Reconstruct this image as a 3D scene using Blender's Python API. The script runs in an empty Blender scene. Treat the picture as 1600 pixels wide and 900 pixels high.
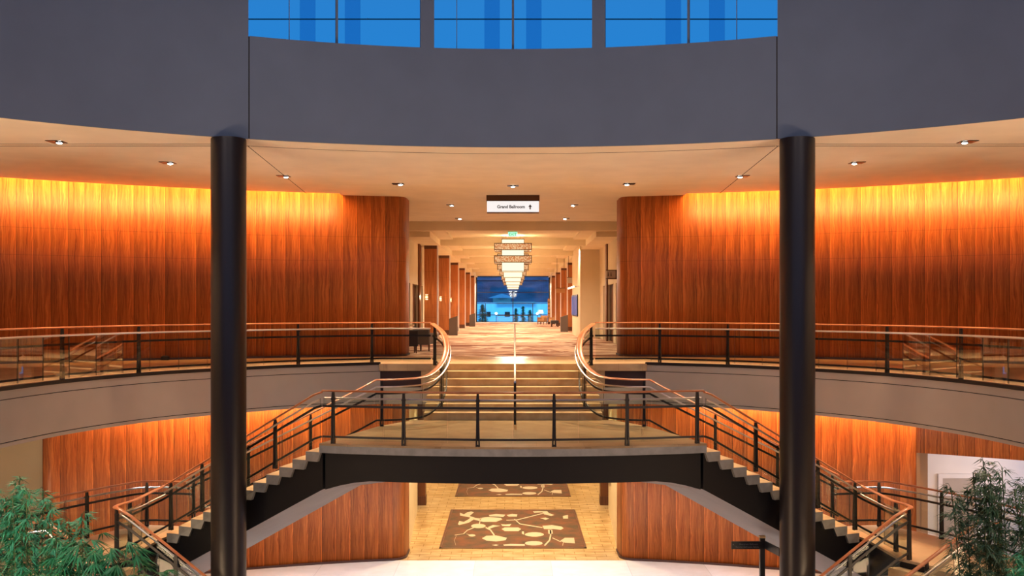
import bpy, math, random
from mathutils import Vector, Matrix
R = math.radians
PI = math.pi
SC = bpy.context.scene
COL = SC.collection

E = 7.42            # eye height above the ground floor
ZU = E - 1.446      # upper floor
ZL = E - 2.615      # stair landing
ZM = E - 4.786      # lower landings at the sides
ZC = E + 3.25       # upper ceiling
ZS = E - 2.48       # underside of the balcony
CX = 801.5

# ---------------------------------------------------------------- camera, world, exposure
cam_d = bpy.data.cameras.new('camera'); cam = bpy.data.objects.new('camera', cam_d); COL.objects.link(cam)
cam.location = (0, 0, E); cam.rotation_euler = (PI/2, 0, 0)
cam_d.sensor_width = 36; cam_d.lens = 33.75
cam_d.shift_x = -1.5/1600; cam_d.shift_y = 30/1600
cam_d.clip_end = 600
SC.camera = cam
w = bpy.data.worlds.new('world'); SC.world = w; w.use_nodes = True
wn = w.node_tree; bg = wn.nodes['Background']
tc = wn.nodes.new('ShaderNodeTexCoord'); sx = wn.nodes.new('ShaderNodeSeparateXYZ'); cr = wn.nodes.new('ShaderNodeValToRGB')
wn.links.new(tc.outputs['Generated'], sx.inputs[0]); wn.links.new(sx.outputs['Z'], cr.inputs['Fac']); wn.links.new(cr.outputs['Color'], bg.inputs['Color'])
cr.color_ramp.elements[0].position = 0.0; cr.color_ramp.elements[0].color = (.010, .30, .78, 1)
cr.color_ramp.elements[1].position = 0.55; cr.color_ramp.elements[1].color = (.045, .20, .55, 1)
bg.inputs['Strength'].default_value = .52
vs = SC.view_settings
vs.view_transform = 'Standard'; vs.look = 'None'; vs.exposure = 1.0; vs.gamma = 1.0; vs.use_curve_mapping = False

WARM = (1.0, .52, .18); WARM2 = (1.0, .68, .36); WARM3 = (1.0, .80, .58); COOL = (.84, .92, 1.0)

def spot(loc, target, power, size=70, blend=.6, color=WARM2, radius=.05):
    d = bpy.data.lights.new('spot_lamp', 'SPOT'); o = bpy.data.objects.new('spot_lamp', d); COL.objects.link(o)
    o.location = loc
    dv = Vector(target) - Vector(loc); o.rotation_euler = dv.to_track_quat('-Z', 'Y').to_euler()
    d.energy = power; d.spot_size = R(size); d.spot_blend = blend; d.color = color; d.shadow_soft_size = radius
    return o
def area(loc, target, power, sx_, sy_, color=WARM2):
    d = bpy.data.lights.new('area_lamp', 'AREA'); o = bpy.data.objects.new('area_lamp', d); COL.objects.link(o)
    o.location = loc
    dv = Vector(target) - Vector(loc); o.rotation_euler = dv.to_track_quat('-Z', 'Y').to_euler()
    d.shape = 'RECTANGLE'; d.size = sx_; d.size_y = sy_; d.energy = power; d.color = color
    return o

# ---------------------------------------------------------------- materials
def mat(name, col=(.5, .5, .5), rough=.5, metal=0.0, emit=None, es=0, spec=.5, coat=0):
    m = bpy.data.materials.new(name); m.use_nodes = True
    b = m.node_tree.nodes['Principled BSDF']
    b.inputs['Base Color'].default_value = (*col, 1); b.inputs['Roughness'].default_value = rough
    b.inputs['Metallic'].default_value = metal; b.inputs['Specular IOR Level'].default_value = spec
    b.inputs['Coat Weight'].default_value = coat; b.inputs['Coat Roughness'].default_value = .15
    if emit:
        b.inputs['Emission Color'].default_value = (*emit, 1); b.inputs['Emission Strength'].default_value = es
    return m
class NT:
    def __init__(s, m): s.t = m.node_tree; s.b = s.t.nodes['Principled BSDF']
    def n(s, typ, **kw):
        x = s.t.nodes.new(typ)
        for k, v in kw.items(): setattr(x, k, v)
        return x
    def lk(s, a, b): s.t.links.new(a, b)
    def math(s, op, a, b=None):
        x = s.n('ShaderNodeMath', operation=op)
        for i, v in enumerate((a, b)):
            if v is None: continue
            if isinstance(v, (int, float)): x.inputs[i].default_value = v
            else: s.lk(v, x.inputs[i])
        return x.outputs[0]
    def ramp(s, fac, stops):
        x = s.n('ShaderNodeValToRGB'); e = x.color_ramp.elements
        while len(e) < len(stops): e.new(.5)
        for el, (p, c) in zip(e, stops): el.position = p; el.color = (*c, 1)
        s.lk(fac, x.inputs['Fac']); return x.outputs['Color']
    def mix(s, fac, a, b, mode='MIX'):
        x = s.n('ShaderNodeMix', data_type='RGBA', blend_type=mode)
        for i, v in ((0, fac), (6, a), (7, b)):
            if isinstance(v, (int, float)): x.inputs[i].default_value = v
            elif isinstance(v, tuple): x.inputs[i].default_value = (*v, 1)
            else: s.lk(v, x.inputs[i])
        return x.outputs[2]

def wood_panel(name, c0, c1, c2, pw=.405, joints=(ZC-1.20, ZC-1.9), rough=.42):
    """veneer sheets: UV is metres, u along the wall, v up"""
    m = mat(name, c1, rough); t = NT(m)
    uv = t.n('ShaderNodeUVMap'); sp = t.n('ShaderNodeSeparateXYZ'); t.lk(uv.outputs[0], sp.inputs[0])
    u, v = sp.outputs[0], sp.outputs[1]
    q = t.math('DIVIDE', u, pw); idx = t.math('FLOOR', q); fr = t.math('FRACT', q)
    # figured grain inside each sheet, the same sheet repeated with small changes
    wob = t.n('ShaderNodeTexNoise', noise_dimensions='3D'); cv = t.n('ShaderNodeCombineXYZ')
    t.lk(t.math('MULTIPLY', fr, 1.6), cv.inputs[0]); t.lk(t.math('MULTIPLY', v, .9), cv.inputs[1]); t.lk(t.math('MULTIPLY', idx, .12), cv.inputs[2])
    t.lk(cv.outputs[0], wob.inputs['Vector']); wob.inputs['Scale'].default_value = 1.6; wob.inputs['Detail'].default_value = 3
    gx = t.math('ADD', t.math('MULTIPLY', fr, pw), t.math('MULTIPLY', t.math('SUBTRACT', wob.outputs[0], .5), .16))
    g = t.n('ShaderNodeTexNoise', noise_dimensions='3D'); cv2 = t.n('ShaderNodeCombineXYZ')
    t.lk(t.math('MULTIPLY', gx, 30), cv2.inputs[0]); t.lk(t.math('MULTIPLY', v, .7), cv2.inputs[1]); t.lk(t.math('MULTIPLY', idx, .35), cv2.inputs[2])
    t.lk(cv2.outputs[0], g.inputs['Vector']); g.inputs['Scale'].default_value = 1.0; g.inputs['Detail'].default_value = 5; g.inputs['Roughness'].default_value = .62
    col = t.ramp(g.outputs[0], [(.28, c0), (.50, c1), (.72, c2)])
    wn_ = t.n('ShaderNodeTexWhiteNoise', noise_dimensions='1D'); t.lk(idx, wn_.inputs['W'])
    sheen = t.math('MULTIPLY', t.math('SUBTRACT', t.math('ADD', fr, t.math('MULTIPLY', wob.outputs[0], .35)), .68), .42)  # sheen across each sheet put into the colour as a brightness ramp
    tone = t.math('ADD', t.math('ADD', .90, sheen), t.math('MULTIPLY', wn_.outputs[0], .16))
    edge = t.math('LESS_THAN', fr, .03); edge_glint = t.math('GREATER_THAN', fr, .955)  # dark joint on one side, a highlight painted along the other
    k = t.math('MULTIPLY', tone, t.math('SUBTRACT', 1, t.math('MULTIPLY', edge, .55)))
    k = t.math('MULTIPLY', k, t.math('ADD', 1, t.math('MULTIPLY', edge_glint, .38)))
    for j in joints:
        d = t.math('ABSOLUTE', t.math('SUBTRACT', v, j)); k = t.math('MULTIPLY', k, t.math('ADD', 1, t.math('MULTIPLY', t.math('LESS_THAN', d, .008), -.25)))
    cm = t.n('ShaderNodeVectorMath', operation='SCALE'); t.lk(col, cm.inputs[0]); t.lk(k, cm.inputs['Scale'])
    t.lk(cm.outputs[0], t.b.inputs['Base Color'])
    bp = t.n('ShaderNodeBump'); bp.inputs['Strength'].default_value = .25; bp.inputs['Distance'].default_value = .01
    t.lk(g.outputs[0], bp.inputs['Height']); t.lk(bp.outputs[0], t.b.inputs['Normal'])
    return m
def stone(name, c0, c1, rough, bw=.6, bh=.6, mortar=None, ms=.006, scale=2.5, stretch=(1, 1, 1), spec=.5):
    m = mat(name, c0, rough, spec=spec); t = NT(m)
    g = t.n('ShaderNodeTexCoord'); mp = t.n('ShaderNodeMapping'); t.lk(g.outputs['Object'], mp.inputs[0]); mp.inputs['Scale'].default_value = stretch
    no = t.n('ShaderNodeTexNoise'); t.lk(mp.outputs[0], no.inputs['Vector']); no.inputs['Scale'].default_value = scale; no.inputs['Detail'].default_value = 6
    col = t.ramp(no.outputs[0], [(.32, c0), (.68, c1)])
    if mortar:
        br = t.n('ShaderNodeTexBrick'); t.lk(g.outputs['Object'], br.inputs['Vector'])
        br.inputs['Scale'].default_value = 1; br.inputs['Brick Width'].default_value = bw; br.inputs['Row Height'].default_value = bh
        br.inputs['Mortar Size'].default_value = ms; br.inputs['Mortar Smooth'].default_value = .1
        br.inputs['Color1'].default_value = (.86, .84, .80, 1); br.inputs['Color2'].default_value = (1, 1, 1, 1); br.inputs['Mortar'].default_value = (*mortar, 1)
        col = t.mix(1.0, col, br.outputs['Color'], 'MULTIPLY')
    t.lk(col, t.b.inputs['Base Color']); return m
def wood_obj(name, c0, c1, rough=.4, scale=(18, 18, 1.2)):
    m = mat(name, c0, rough); t = NT(m)
    g = t.n('ShaderNodeTexCoord'); mp = t.n('ShaderNodeMapping'); t.lk(g.outputs['Object'], mp.inputs[0]); mp.inputs['Scale'].default_value = scale
    no = t.n('ShaderNodeTexNoise'); t.lk(mp.outputs[0], no.inputs['Vector']); no.inputs['Scale'].default_value = 1.5; no.inputs['Detail'].default_value = 5
    t.lk(t.ramp(no.outputs[0], [(.3, c0), (.7, c1)]), t.b.inputs['Base Color']); return m
def paint(name, c, rough=.7, var=.04, spec=.3):
    m = mat(name, c, rough, spec=spec); t = NT(m)
    no = t.n('ShaderNodeTexNoise'); g = t.n('ShaderNodeTexCoord'); t.lk(g.outputs['Object'], no.inputs['Vector'])
    no.inputs['Scale'].default_value = 1.3; no.inputs['Detail'].default_value = 2
    t.lk(t.ramp(no.outputs[0], [(.3, tuple(x*(1-var) for x in c)), (.7, tuple(x*(1+var) for x in c))]), t.b.inputs['Base Color']); return m
def glass(name, tint=(.93, .96, .94), ior=1.45, mul=1.0):
    m = bpy.data.materials.new(name); m.use_nodes = True; nt = m.node_tree
    for n in list(nt.nodes): nt.nodes.remove(n)
    out = nt.nodes.new('ShaderNodeOutputMaterial'); mx = nt.nodes.new('ShaderNodeMixShader')
    tr = nt.nodes.new('ShaderNodeBsdfTransparent'); gl = nt.nodes.new('ShaderNodeBsdfGlossy'); fr = nt.nodes.new('ShaderNodeFresnel')
    mm = nt.nodes.new('ShaderNodeMath'); mm.operation = 'MULTIPLY'; mm.inputs[1].default_value = mul
    tr.inputs[0].default_value = (*tint, 1); gl.inputs['Roughness'].default_value = .02; fr.inputs[0].default_value = ior
    nt.links.new(fr.outputs[0], mm.inputs[0]); nt.links.new(mm.outputs[0], mx.inputs[0]); nt.links.new(tr.outputs[0], mx.inputs[1]); nt.links.new(gl.outputs[0], mx.inputs[2]); nt.links.new(mx.outputs[0], out.inputs[0])
    return m
def glow(name, col, strength, scale=None, dark=None):
    m = mat(name, (0.02, .02, .02), .6, emit=col, es=strength)
    if scale:
        t = NT(m); vo = t.n('ShaderNodeTexVoronoi'); g = t.n('ShaderNodeTexCoord'); t.lk(g.outputs['Object'], vo.inputs['Vector']); vo.inputs['Scale'].default_value = scale
        t.lk(t.ramp(vo.outputs['Distance'], [(.2, col), (.7, dark)]), t.b.inputs['Emission Color'])
    return m

M = {}
M['wood'] = wood_panel('cherry_veneer_wall', (.20, .042, .008), (.42, .115, .022), (.62, .21, .05))
M['wood_pier'] = wood_panel('cherry_veneer_pier', (.24, .06, .014), (.42, .13, .032), (.55, .20, .06), pw=.9, joints=(ZU+1.0, ZU+2.0, ZU+3.0))
M['handrail'] = wood_obj('handrail_wood', (.30, .085, .03), (.50, .17, .065), .28, (3, 3, 3))
M['darkwood'] = wood_obj('dark_wood', (.07, .022, .010), (.13, .045, .02), .45)
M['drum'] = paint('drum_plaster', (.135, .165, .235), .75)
M['ceil'] = paint('ceiling_paint', (.84, .76, .62), .8)
M['fascia'] = paint('fascia_paint', (.46, .39, .33), .65)
M['beige'] = paint('beige_wall', (.62, .50, .33), .7)
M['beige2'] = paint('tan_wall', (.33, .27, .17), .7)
M['coffer'] = paint('coffer_paint', (.74, .62, .42), .75)
M['maroon'] = mat('maroon_panel', (.055, .02, .018), .5)
M['black'] = mat('blackened_steel', (.022, .018, .018), .42, .3)
M['column'] = mat('dark_column', (.022, .015, .014), .38, .2)
M['stringer'] = mat('stringer_paint', (.009, .007, .007), .6, spec=.25)
M['soffit'] = paint('stair_soffit', (.24, .20, .20), .6, .08)
M['gap'] = mat('shadow_gap', (.02, .015, .012), .9)
M['steel'] = mat('grab_rail_steel', (.55, .48, .45), .34, 1.0)
M['glass'] = glass('railing_glass', mul=.30)
M['glassedge'] = mat('glass_edge', (.015, .03, .022), .3)
M['wglass'] = glass('window_glass', (.86, .93, .97))
M['landing'] = stone('landing_stone', (.25, .155, .075), (.38, .25, .13), .30, .9, .6, (.70, .66, .6), .006)
M['stairstone'] = stone('stair_stone', (.46, .29, .13), (.60, .42, .23), .45, scale=4)
M['edgestone'] = stone('grey_edge_stone', (.20, .19, .18), (.27, .255, .24), .55, scale=6)
M['stepside_shade'] = stone('step_side_shaded_stone', (.22, .20, .17), (.30, .27, .23), .5, scale=6)  # sides darker than the treads: their shade is put into this colour
M['balcony'] = stone('balcony_stone', (.42, .28, .16), (.58, .40, .24), .32, .6, .6, (.75, .7, .62), .005, scale=1.5)
M['whitefloor'] = stone('white_terrazzo', (.66, .65, .67), (.72, .71, .74), .13, 2.2, 2.2, (.62, .6, .6), .006)
M['tile'] = stone('travertine_tile', (.38, .23, .10), (.62, .43, .22), .20, .62, .31, (.60, .52, .42), .010, scale=3, stretch=(.5, 2, 1))
M['jamb'] = paint('jamb_paint', (.34, .22, .14), .6)
M['white'] = paint('white_wall', (.80, .76, .74), .7)
M['palefinish'] = mat('pale_metal_and_lit_strip', (.75, .72, .74), .35, .4)
M['bronze'] = mat('bronze_frame', (.10, .045, .022), .45, .5)
M['shade'] = glow('lantern_shade', (1.0, .80, .50), .80)
M['band'] = glow('lantern_mesh_band', (1.0, .66, .34), .50, 22, (.60, .20, .06))
M['lampglow'] = glow('lamp_face', (1.0, .93, .82), 30)
M['sconceglow'] = glow('sconce_glow', (1.0, .72, .38), 2.2)
M['signface'] = glow('sign_face', (1.0, .93, .90), .48)
M['signtext'] = mat('sign_text', (.05, .035, .035), .6)
M['exit'] = glow('exit_face', (.42, .95, .55), .9)
M['exitdark'] = glow('exit_letters', (.02, .35, .14), .6)
M['screen'] = glow('screen_face', (.03, .08, .40), .35)
M['chrome'] = mat('lamp_trim', (.02, .018, .018), .3, .6)
M['fabric'] = paint('grey_upholstery', (.055, .045, .045), .9, .1)
M['greyfab'] = paint('warm_grey_upholstery', (.13, .105, .095), .9, .1)
M['tan'] = paint('tan_upholstery', (.42, .22, .10), .9, .1)
M['stonegrey'] = paint('bin_body', (.10, .07, .055), .6)
M['signblack'] = mat('sign_black', (.018, .018, .022), .4)
M['signgrey'] = mat('sign_letter_grey', (.16, .16, .17), .5)
M['rugmark'] = paint('rug_motif', (.42, .34, .25), .95, .05)
m = mat('rug_field', (.16, .07, .03), .95); t = NT(m); g = t.n('ShaderNodeTexCoord'); no = t.n('ShaderNodeTexNoise'); t.lk(g.outputs['Object'], no.inputs['Vector']); no.inputs['Scale'].default_value = 2.2; no.inputs['Detail'].default_value = 8
t.lk(t.ramp(no.outputs[0], [(.35, (.060, .036, .018)), (.65, (.14, .045, .018))]), t.b.inputs['Base Color']); M['rug'] = m
m = mat('carpet_pattern', (.3, .2, .15), .95, spec=.2); t = NT(m); g = t.n('ShaderNodeTexCoord')
mp = t.n('ShaderNodeMapping'); t.lk(g.outputs['Object'], mp.inputs[0]); mp.inputs['Scale'].default_value = (.30, .62, 1)
no = t.n('ShaderNodeTexNoise'); t.lk(mp.outputs[0], no.inputs['Vector']); no.inputs['Scale'].default_value = 1.2; no.inputs['Detail'].default_value = 4; no.inputs['Distortion'].default_value = .8
t.lk(t.ramp(no.outputs[0], [(.42, (.22, .07, .035)), (.49, (.74, .52, .36)), (.56, (.26, .09, .045)), (.64, (.66, .44, .28))]), t.b.inputs['Base Color']); M['carpet'] = m
def leafmat(name, a, b):
    m = mat(name, a, .45); t = NT(m); oi = t.n('ShaderNodeNewGeometry')
    t.lk(t.ramp(oi.outputs['Random Per Island'], [(0, a), (1, b)]), t.b.inputs['Base Color'])
    return m
M['leaf'] = leafmat('bamboo_leaf', (.05, .17, .05), (.14, .33, .14))
M['leafdark'] = leafmat('bamboo_leaf_dark', (.045, .095, .04), (.11, .17, .09))
M['leafbright'] = leafmat('bamboo_leaf_bright', (.03, .22, .09), (.10, .42, .22))
M['palm'] = leafmat('palm_leaf', (.012, .11, .035), (.03, .24, .09))
M['culm'] = paint('culm_green', (.07, .10, .04), .5, .2)
M['water'] = mat('pale_outside_wall', (.75, .85, .9), .6)
M['hill'] = stone('wooded_hill', (.10, .17, .20), (.32, .38, .46), .9, scale=.25)
M['conifer'] = leafmat('outside_foliage', (.06, .16, .09), (.14, .30, .16))
M['lampwarm'] = glow('outside_lamp', (1.0, .95, .85), 6)
M['finblue'] = glass('frosted_fin', (.66, .80, .90), 1.15)

# ---------------------------------------------------------------- mesh helpers
class MB:
    def __init__(s): s.v = []; s.f = []; s.m = []; s.uv = []
    def face(s, pts, mi=0, uv=None):
        b = len(s.v); s.v += [tuple(p) for p in pts]; s.f.append(tuple(range(b, b+len(pts)))); s.m.append(mi); s.uv.append(uv)
    def raw(s, verts, faces, mi=0):
        b = len(s.v); s.v += [tuple(p) for p in verts]
        for f in faces: s.f.append(tuple(b+i for i in f)); s.m.append(mi); s.uv.append(None)
    def box(s, c, d, mi=0, rot=None, taper=None):
        x, y, z = d[0]/2, d[1]/2, d[2]/2; ta = taper or 1
        P = [(-x, -y, -z), (x, -y, -z), (x, y, -z), (-x, y, -z), (-x*ta, -y*ta, z), (x*ta, -y*ta, z), (x*ta, y*ta, z), (-x*ta, y*ta, z)]
        P = [Vector(p) for p in P]
        if rot is not None: P = [rot @ p for p in P]
        c = Vector(c); s.raw([c+p for p in P], [(0, 3, 2, 1), (4, 5, 6, 7), (0, 1, 5, 4), (1, 2, 6, 5), (2, 3, 7, 6), (3, 0, 4, 7)], mi)
    def bx(s, x0, x1, y0, y1, z0, z1, mi=0):
        s.box(((x0+x1)/2, (y0+y1)/2, (z0+z1)/2), (abs(x1-x0), abs(y1-y0), abs(z1-z0)), mi)
    def prism(s, poly, z0, z1, mi=0, mtop=None):
        n = len(poly); f0 = (lambda p: z0) if not callable(z0) else z0; f1 = (lambda p: z1) if not callable(z1) else z1
        a = sum(poly[i][0]*poly[(i+1) % n][1]-poly[(i+1) % n][0]*poly[i][1] for i in range(n))
        if a < 0: poly = poly[::-1]
        V = [(p[0], p[1], f0(p)) for p in poly]+[(p[0], p[1], f1(p)) for p in poly]
        s.raw(V, [tuple(range(n-1, -1, -1))], mi); b = len(s.v)-2*n
        s.f.append(tuple(range(b+n, b+2*n))); s.m.append(mi if mtop is None else mtop); s.uv.append(None)
        for i in range(n):
            j = (i+1) % n; s.f.append((b+i, b+j, b+n+j, b+n+i)); s.m.append(mi); s.uv.append(None)
    def sweep(s, path, prof, mi=0, cap=True, closed=False):
        path = [Vector(p) for p in path]; n = len(path); k = len(prof); rings = []
        for i, p in enumerate(path):
            if closed: t = path[(i+1) % n]-path[i-1]
            else: t = path[min(i+1, n-1)]-path[max(i-1, 0)]
            t.normalize(); side = t.cross(Vector((0, 0, 1)))
            if side.length < 1e-4: side = Vector((1, 0, 0))
            side.normalize(); up = side.cross(t).normalized()
            rings.append([p+side*a+up*b for a, b in prof])
        b0 = len(s.v)
        for r in rings: s.v += [tuple(q) for q in r]
        for i in range(n if closed else n-1):
            for j in range(k):
                a = b0+i*k+j; b = b0+i*k+(j+1) % k; i2 = (i+1) % n; c = b0+i2*k+(j+1) % k; d = b0+i2*k+j
                s.f.append((a, b, c, d)); s.m.append(mi); s.uv.append(None)
        if cap and not closed:
            s.f.append(tuple(b0+j for j in range(k-1, -1, -1))); s.m.append(mi); s.uv.append(None)
            s.f.append(tuple(b0+(n-1)*k+j for j in range(k))); s.m.append(mi); s.uv.append(None)
    def tube(s, path, r, n=8, mi=0): s.sweep(path, [(r*math.cos(2*PI*i/n), r*math.sin(2*PI*i/n)) for i in range(n)], mi)
    def lathe(s, c, prof, n=32, mi=0):
        b0 = len(s.v); k = len(prof)
        for r, z in prof:
            for i in range(n): a = 2*PI*i/n; s.v.append((c[0]+r*math.cos(a), c[1]+r*math.sin(a), c[2]+z))
        for j in range(k-1):
            for i in range(n):
                s.f.append((b0+j*n+i, b0+j*n+(i+1) % n, b0+(j+1)*n+(i+1) % n, b0+(j+1)*n+i)); s.m.append(mi); s.uv.append(None)
        s.f.append(tuple(b0+i for i in range(n-1, -1, -1))); s.m.append(mi); s.uv.append(None)
        s.f.append(tuple(b0+(k-1)*n+i for i in range(n))); s.m.append(mi); s.uv.append(None)
    def build(s, name, mats, parent=None, smooth=False, bevel=0):
        if not isinstance(mats, (list, tuple)): mats = [mats]
        me = bpy.data.meshes.new(name); me.from_pydata(s.v, [], s.f)
        for m_ in mats: me.materials.append(M[m_] if isinstance(m_, str) else m_)
        me.polygons.foreach_set('material_index', s.m)
        if any(u is not None for u in s.uv):
            L = me.uv_layers.new(name='UVMap')
            for p, u in zip(me.polygons, s.uv):
                if u is None: continue
                for li, q in zip(p.loop_indices, u): L.data[li].uv = q
        if smooth:
            me.polygons.foreach_set('use_smooth', [True]*len(me.polygons))
            me.update()
            try: me.set_sharp_from_angle(angle=R(35))
            except Exception: pass
        me.update()
        o = bpy.data.objects.new(name, me); COL.objects.link(o)
        if bevel:
            bv = o.modifiers.new('b', 'BEVEL'); bv.width = bevel; bv.segments = 2; bv.limit_method = 'ANGLE'
        if parent is not None: o.parent = parent; o.matrix_parent_inverse = Matrix.Translation(-Vector(parent.location)) if parent.rotation_euler.z == 0 else parent.matrix_basis.inverted()
        return o
def thing(name, label, cat, loc=(0, 0, 0), group=None):
    o = bpy.data.objects.new(name, None); COL.objects.link(o); o.location = loc; o.empty_display_size = .1
    o['label'] = label; o['category'] = cat
    if group: o['group'] = group
    return o
def tag(o, label, cat, group=None, kind=None):
    o['label'] = label; o['category'] = cat
    if group: o['group'] = group
    if kind: o['kind'] = kind
    return o
def struct(o): o['kind'] = 'structure'; return o
def text_mesh(name, s, size, loc, rot, material, parent, align='CENTER', ext=.002, bold=0):
    c = bpy.data.curves.new('t', 'FONT'); c.body = s; c.size = size; c.align_x = align; c.align_y = 'CENTER'; c.extrude = ext; c.offset = bold
    o = bpy.data.objects.new('t', c); COL.objects.link(o)
    dg = bpy.context.evaluated_depsgraph_get(); me = bpy.data.meshes.new_from_object(o.evaluated_get(dg))
    bpy.data.objects.remove(o); me.materials.clear(); me.materials.append(M[material])
    q = bpy.data.objects.new(name, me); COL.objects.link(q)
    mw = Matrix.Translation(loc) @ rot.to_4x4()
    me.transform(mw)
    q.parent = parent; q.matrix_parent_inverse = Matrix.Translation(-Vector(parent.location))
    return q

def catmull(pts, n=8):
    P = [Vector(p) for p in pts]; out = []
    for i in range(len(P)-1):
        p0 = P[max(i-1, 0)]; p1 = P[i]; p2 = P[i+1]; p3 = P[min(i+2, len(P)-1)]
        for j in range(n):
            t = j/n; out.append(.5*((2*p1)+(-p0+p2)*t+(2*p0-5*p1+4*p2-p3)*t*t+(-p0+3*p1-3*p2+p3)*t**3))
    out.append(P[-1]); return out
def arclen(P):
    L = [0]
    for a, b in zip(P, P[1:]): L.append(L[-1]+(Vector(b)-Vector(a)).length)
    return L
def at_len(P, L, s):
    s = max(0, min(L[-1], s))
    for i in range(len(P)-1):
        if s <= L[i+1] or i == len(P)-2:
            d = L[i+1]-L[i] or 1; return Vector(P[i]).lerp(Vector(P[i+1]), (s-L[i])/d), (Vector(P[i+1])-Vector(P[i])).normalized()
def drum_y(x, r=14.2): return 5.3+math.sqrt(max(r*r-x*x, 0))
RW = 23.1

# ---------------------------------------------------------------- drum wall (upper plaster ring and its windows)
def arc_pts(r, a0, a1, n, c=(0, 5.3)):     # angle measured from +y, positive to the right
    return [(c[0]+r*math.sin(a0+(a1-a0)*i/n), c[1]+r*math.cos(a0+(a1-a0)*i/n)) for i in range(n+1)]
def ringwall(mb, r0, r1, a0, a1, z0, z1, n, mi=0):
    A = arc_pts(r0, a0, a1, n); B = arc_pts(r1, a0, a1, n)
    for i in range(n):
        mb.prism([A[i], A[i+1], B[i+1], B[i]], z0, z1, mi)
def ringsolid(mb, r0, r1, a0, a1, z0, z1, n, mi=0):
    A = arc_pts(r0, a0, a1, n); B = arc_pts(r1, a0, a1, n); b = len(mb.v)
    for P in (A, B):
        for z in (z0, z1): mb.v += [(p[0], p[1], z) for p in P]
    k = n+1; q = lambda s_, i: b+s_*k+i
    for i in range(n):
        for f in ((q(0, i), q(0, i+1), q(1, i+1), q(1, i)), (q(2, i+1), q(2, i), q(3, i), q(3, i+1)),
                  (q(0, i+1), q(0, i), q(2, i), q(2, i+1)), (q(1, i), q(1, i+1), q(3, i+1), q(3, i))):
            mb.f.append(f); mb.m.append(mi); mb.uv.append(None)
    for i in (0, n):
        f = (q(0, i), q(1, i), q(3, i), q(2, i)); mb.f.append(f if i == 0 else f[::-1]); mb.m.append(mi); mb.uv.append(None)
AW = math.asin(5.10/14.2)
DZ1 = ZC+9.0; SILL = E+5.245
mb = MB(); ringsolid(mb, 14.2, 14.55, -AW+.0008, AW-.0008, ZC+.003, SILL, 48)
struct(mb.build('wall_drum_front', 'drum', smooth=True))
for s, nm in ((-1, 'left'), (1, 'right')):
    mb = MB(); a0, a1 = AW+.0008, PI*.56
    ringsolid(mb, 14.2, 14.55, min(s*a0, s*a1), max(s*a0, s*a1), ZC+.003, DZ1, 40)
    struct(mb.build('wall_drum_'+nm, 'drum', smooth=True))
mb = MB(); ringsolid(mb, 14.21, 14.5, -AW-.002, AW+.002, ZC+.01, SILL-.01, 30); struct(mb.build('trim_1', 'gap'))
# the rest of the hall behind and beside the viewpoint
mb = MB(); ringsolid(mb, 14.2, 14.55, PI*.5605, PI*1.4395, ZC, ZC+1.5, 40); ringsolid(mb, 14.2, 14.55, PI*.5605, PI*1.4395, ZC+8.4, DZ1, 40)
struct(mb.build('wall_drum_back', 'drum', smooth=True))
mb = MB(); mb.bx(-15.8, 15.8, -9.4, -9.2, -.2, ZC); struct(mb.build('wall_back', 'beige'))
for s, nm in ((-1, 'left'), (1, 'right')):
    mb = MB(); mb.bx(*sorted((s*15.6, s*15.8)), -9.2, 22.4, -.2, ZC+.5); struct(mb.build('wall_side_'+nm, 'beige'))
    mb = MB(); mb.bx(*sorted((s*13.9, s*15.6)), -9.2, 5.4, ZC, ZC+.12); struct(mb.build('ceiling_side_'+nm, 'ceil'))
mb = MB(); mb.bx(-15.6, 15.6, -9.2, 2, -.2, 0); struct(mb.build('floor_ground_back', 'whitefloor'))
# windows: three bays
def ang(px): 
    k = (px-CX)/1500; a_ = 1+k*k; b_ = -2*5.3; c_ = 5.3**2-14.2**2; y = (-b_+math.sqrt(b_*b_-4*a_*c_))/(2*a_); return math.atan2(k*y, y-5.3)
bays = [(389.5, 657), (678.5, 925), (945.5, 1213.5)]
for i, (p0, p1) in enumerate(bays):
    mb = MB(); ringsolid(mb, 14.36, 14.38, ang(p0), ang(p1), SILL, DZ1, 12)
    wdw = struct(mb.build('window_%d' % (i+1), 'wglass', smooth=True))
    mid = [(527,), (801.5,), (1075,)][i]; fr = MB()
    for q in mid: ringsolid(fr, 14.30, 14.44, ang(q-1.8), ang(q+1.8), SILL, DZ1, 1)
    q = (453, 714, 1150)[i]; ringsolid(fr, 14.34, 14.40, ang(q-.5), ang(q+.5), SILL, DZ1, 1)
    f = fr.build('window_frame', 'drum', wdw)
mb = MB()
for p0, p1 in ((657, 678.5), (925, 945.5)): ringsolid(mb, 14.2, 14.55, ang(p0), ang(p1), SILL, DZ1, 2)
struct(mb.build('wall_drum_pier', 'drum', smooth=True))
fn_lab = ['leftmost pale blue fin outside the high drum windows', 'second pale blue fin from the left outside the drum windows', 'blue fin just left of the middle drum window post', 'blue fin just right of the middle drum window post', 'second pale blue fin from the right outside the drum windows', 'rightmost pale blue fin outside the high drum windows']
for i, p in enumerate((483, 553, 770, 835, 1052, 1120)):
    mb = MB(); ringsolid(mb, 16.2, 16.3, ang(p-13)*.97, ang(p+11)*.97, SILL-1.5, DZ1, 2)
    tag(mb.build('facade_fin', 'finblue'), fn_lab[i], 'fin', 'fins outside the drum windows')
mb = MB(); mb.bx(-8, 8, 21.42, 21.45, E+6.42, E+6.44); tag(mb.build('facade_rail', 'gap'), 'thin dark horizontal rail outside the high drum windows', 'rail')
mb = MB(); mb.prism(arc_pts(14.6, -PI*.56, PI*.56, 48), DZ1, DZ1+.2); struct(mb.build('ceiling_drum', 'drum'))

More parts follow.
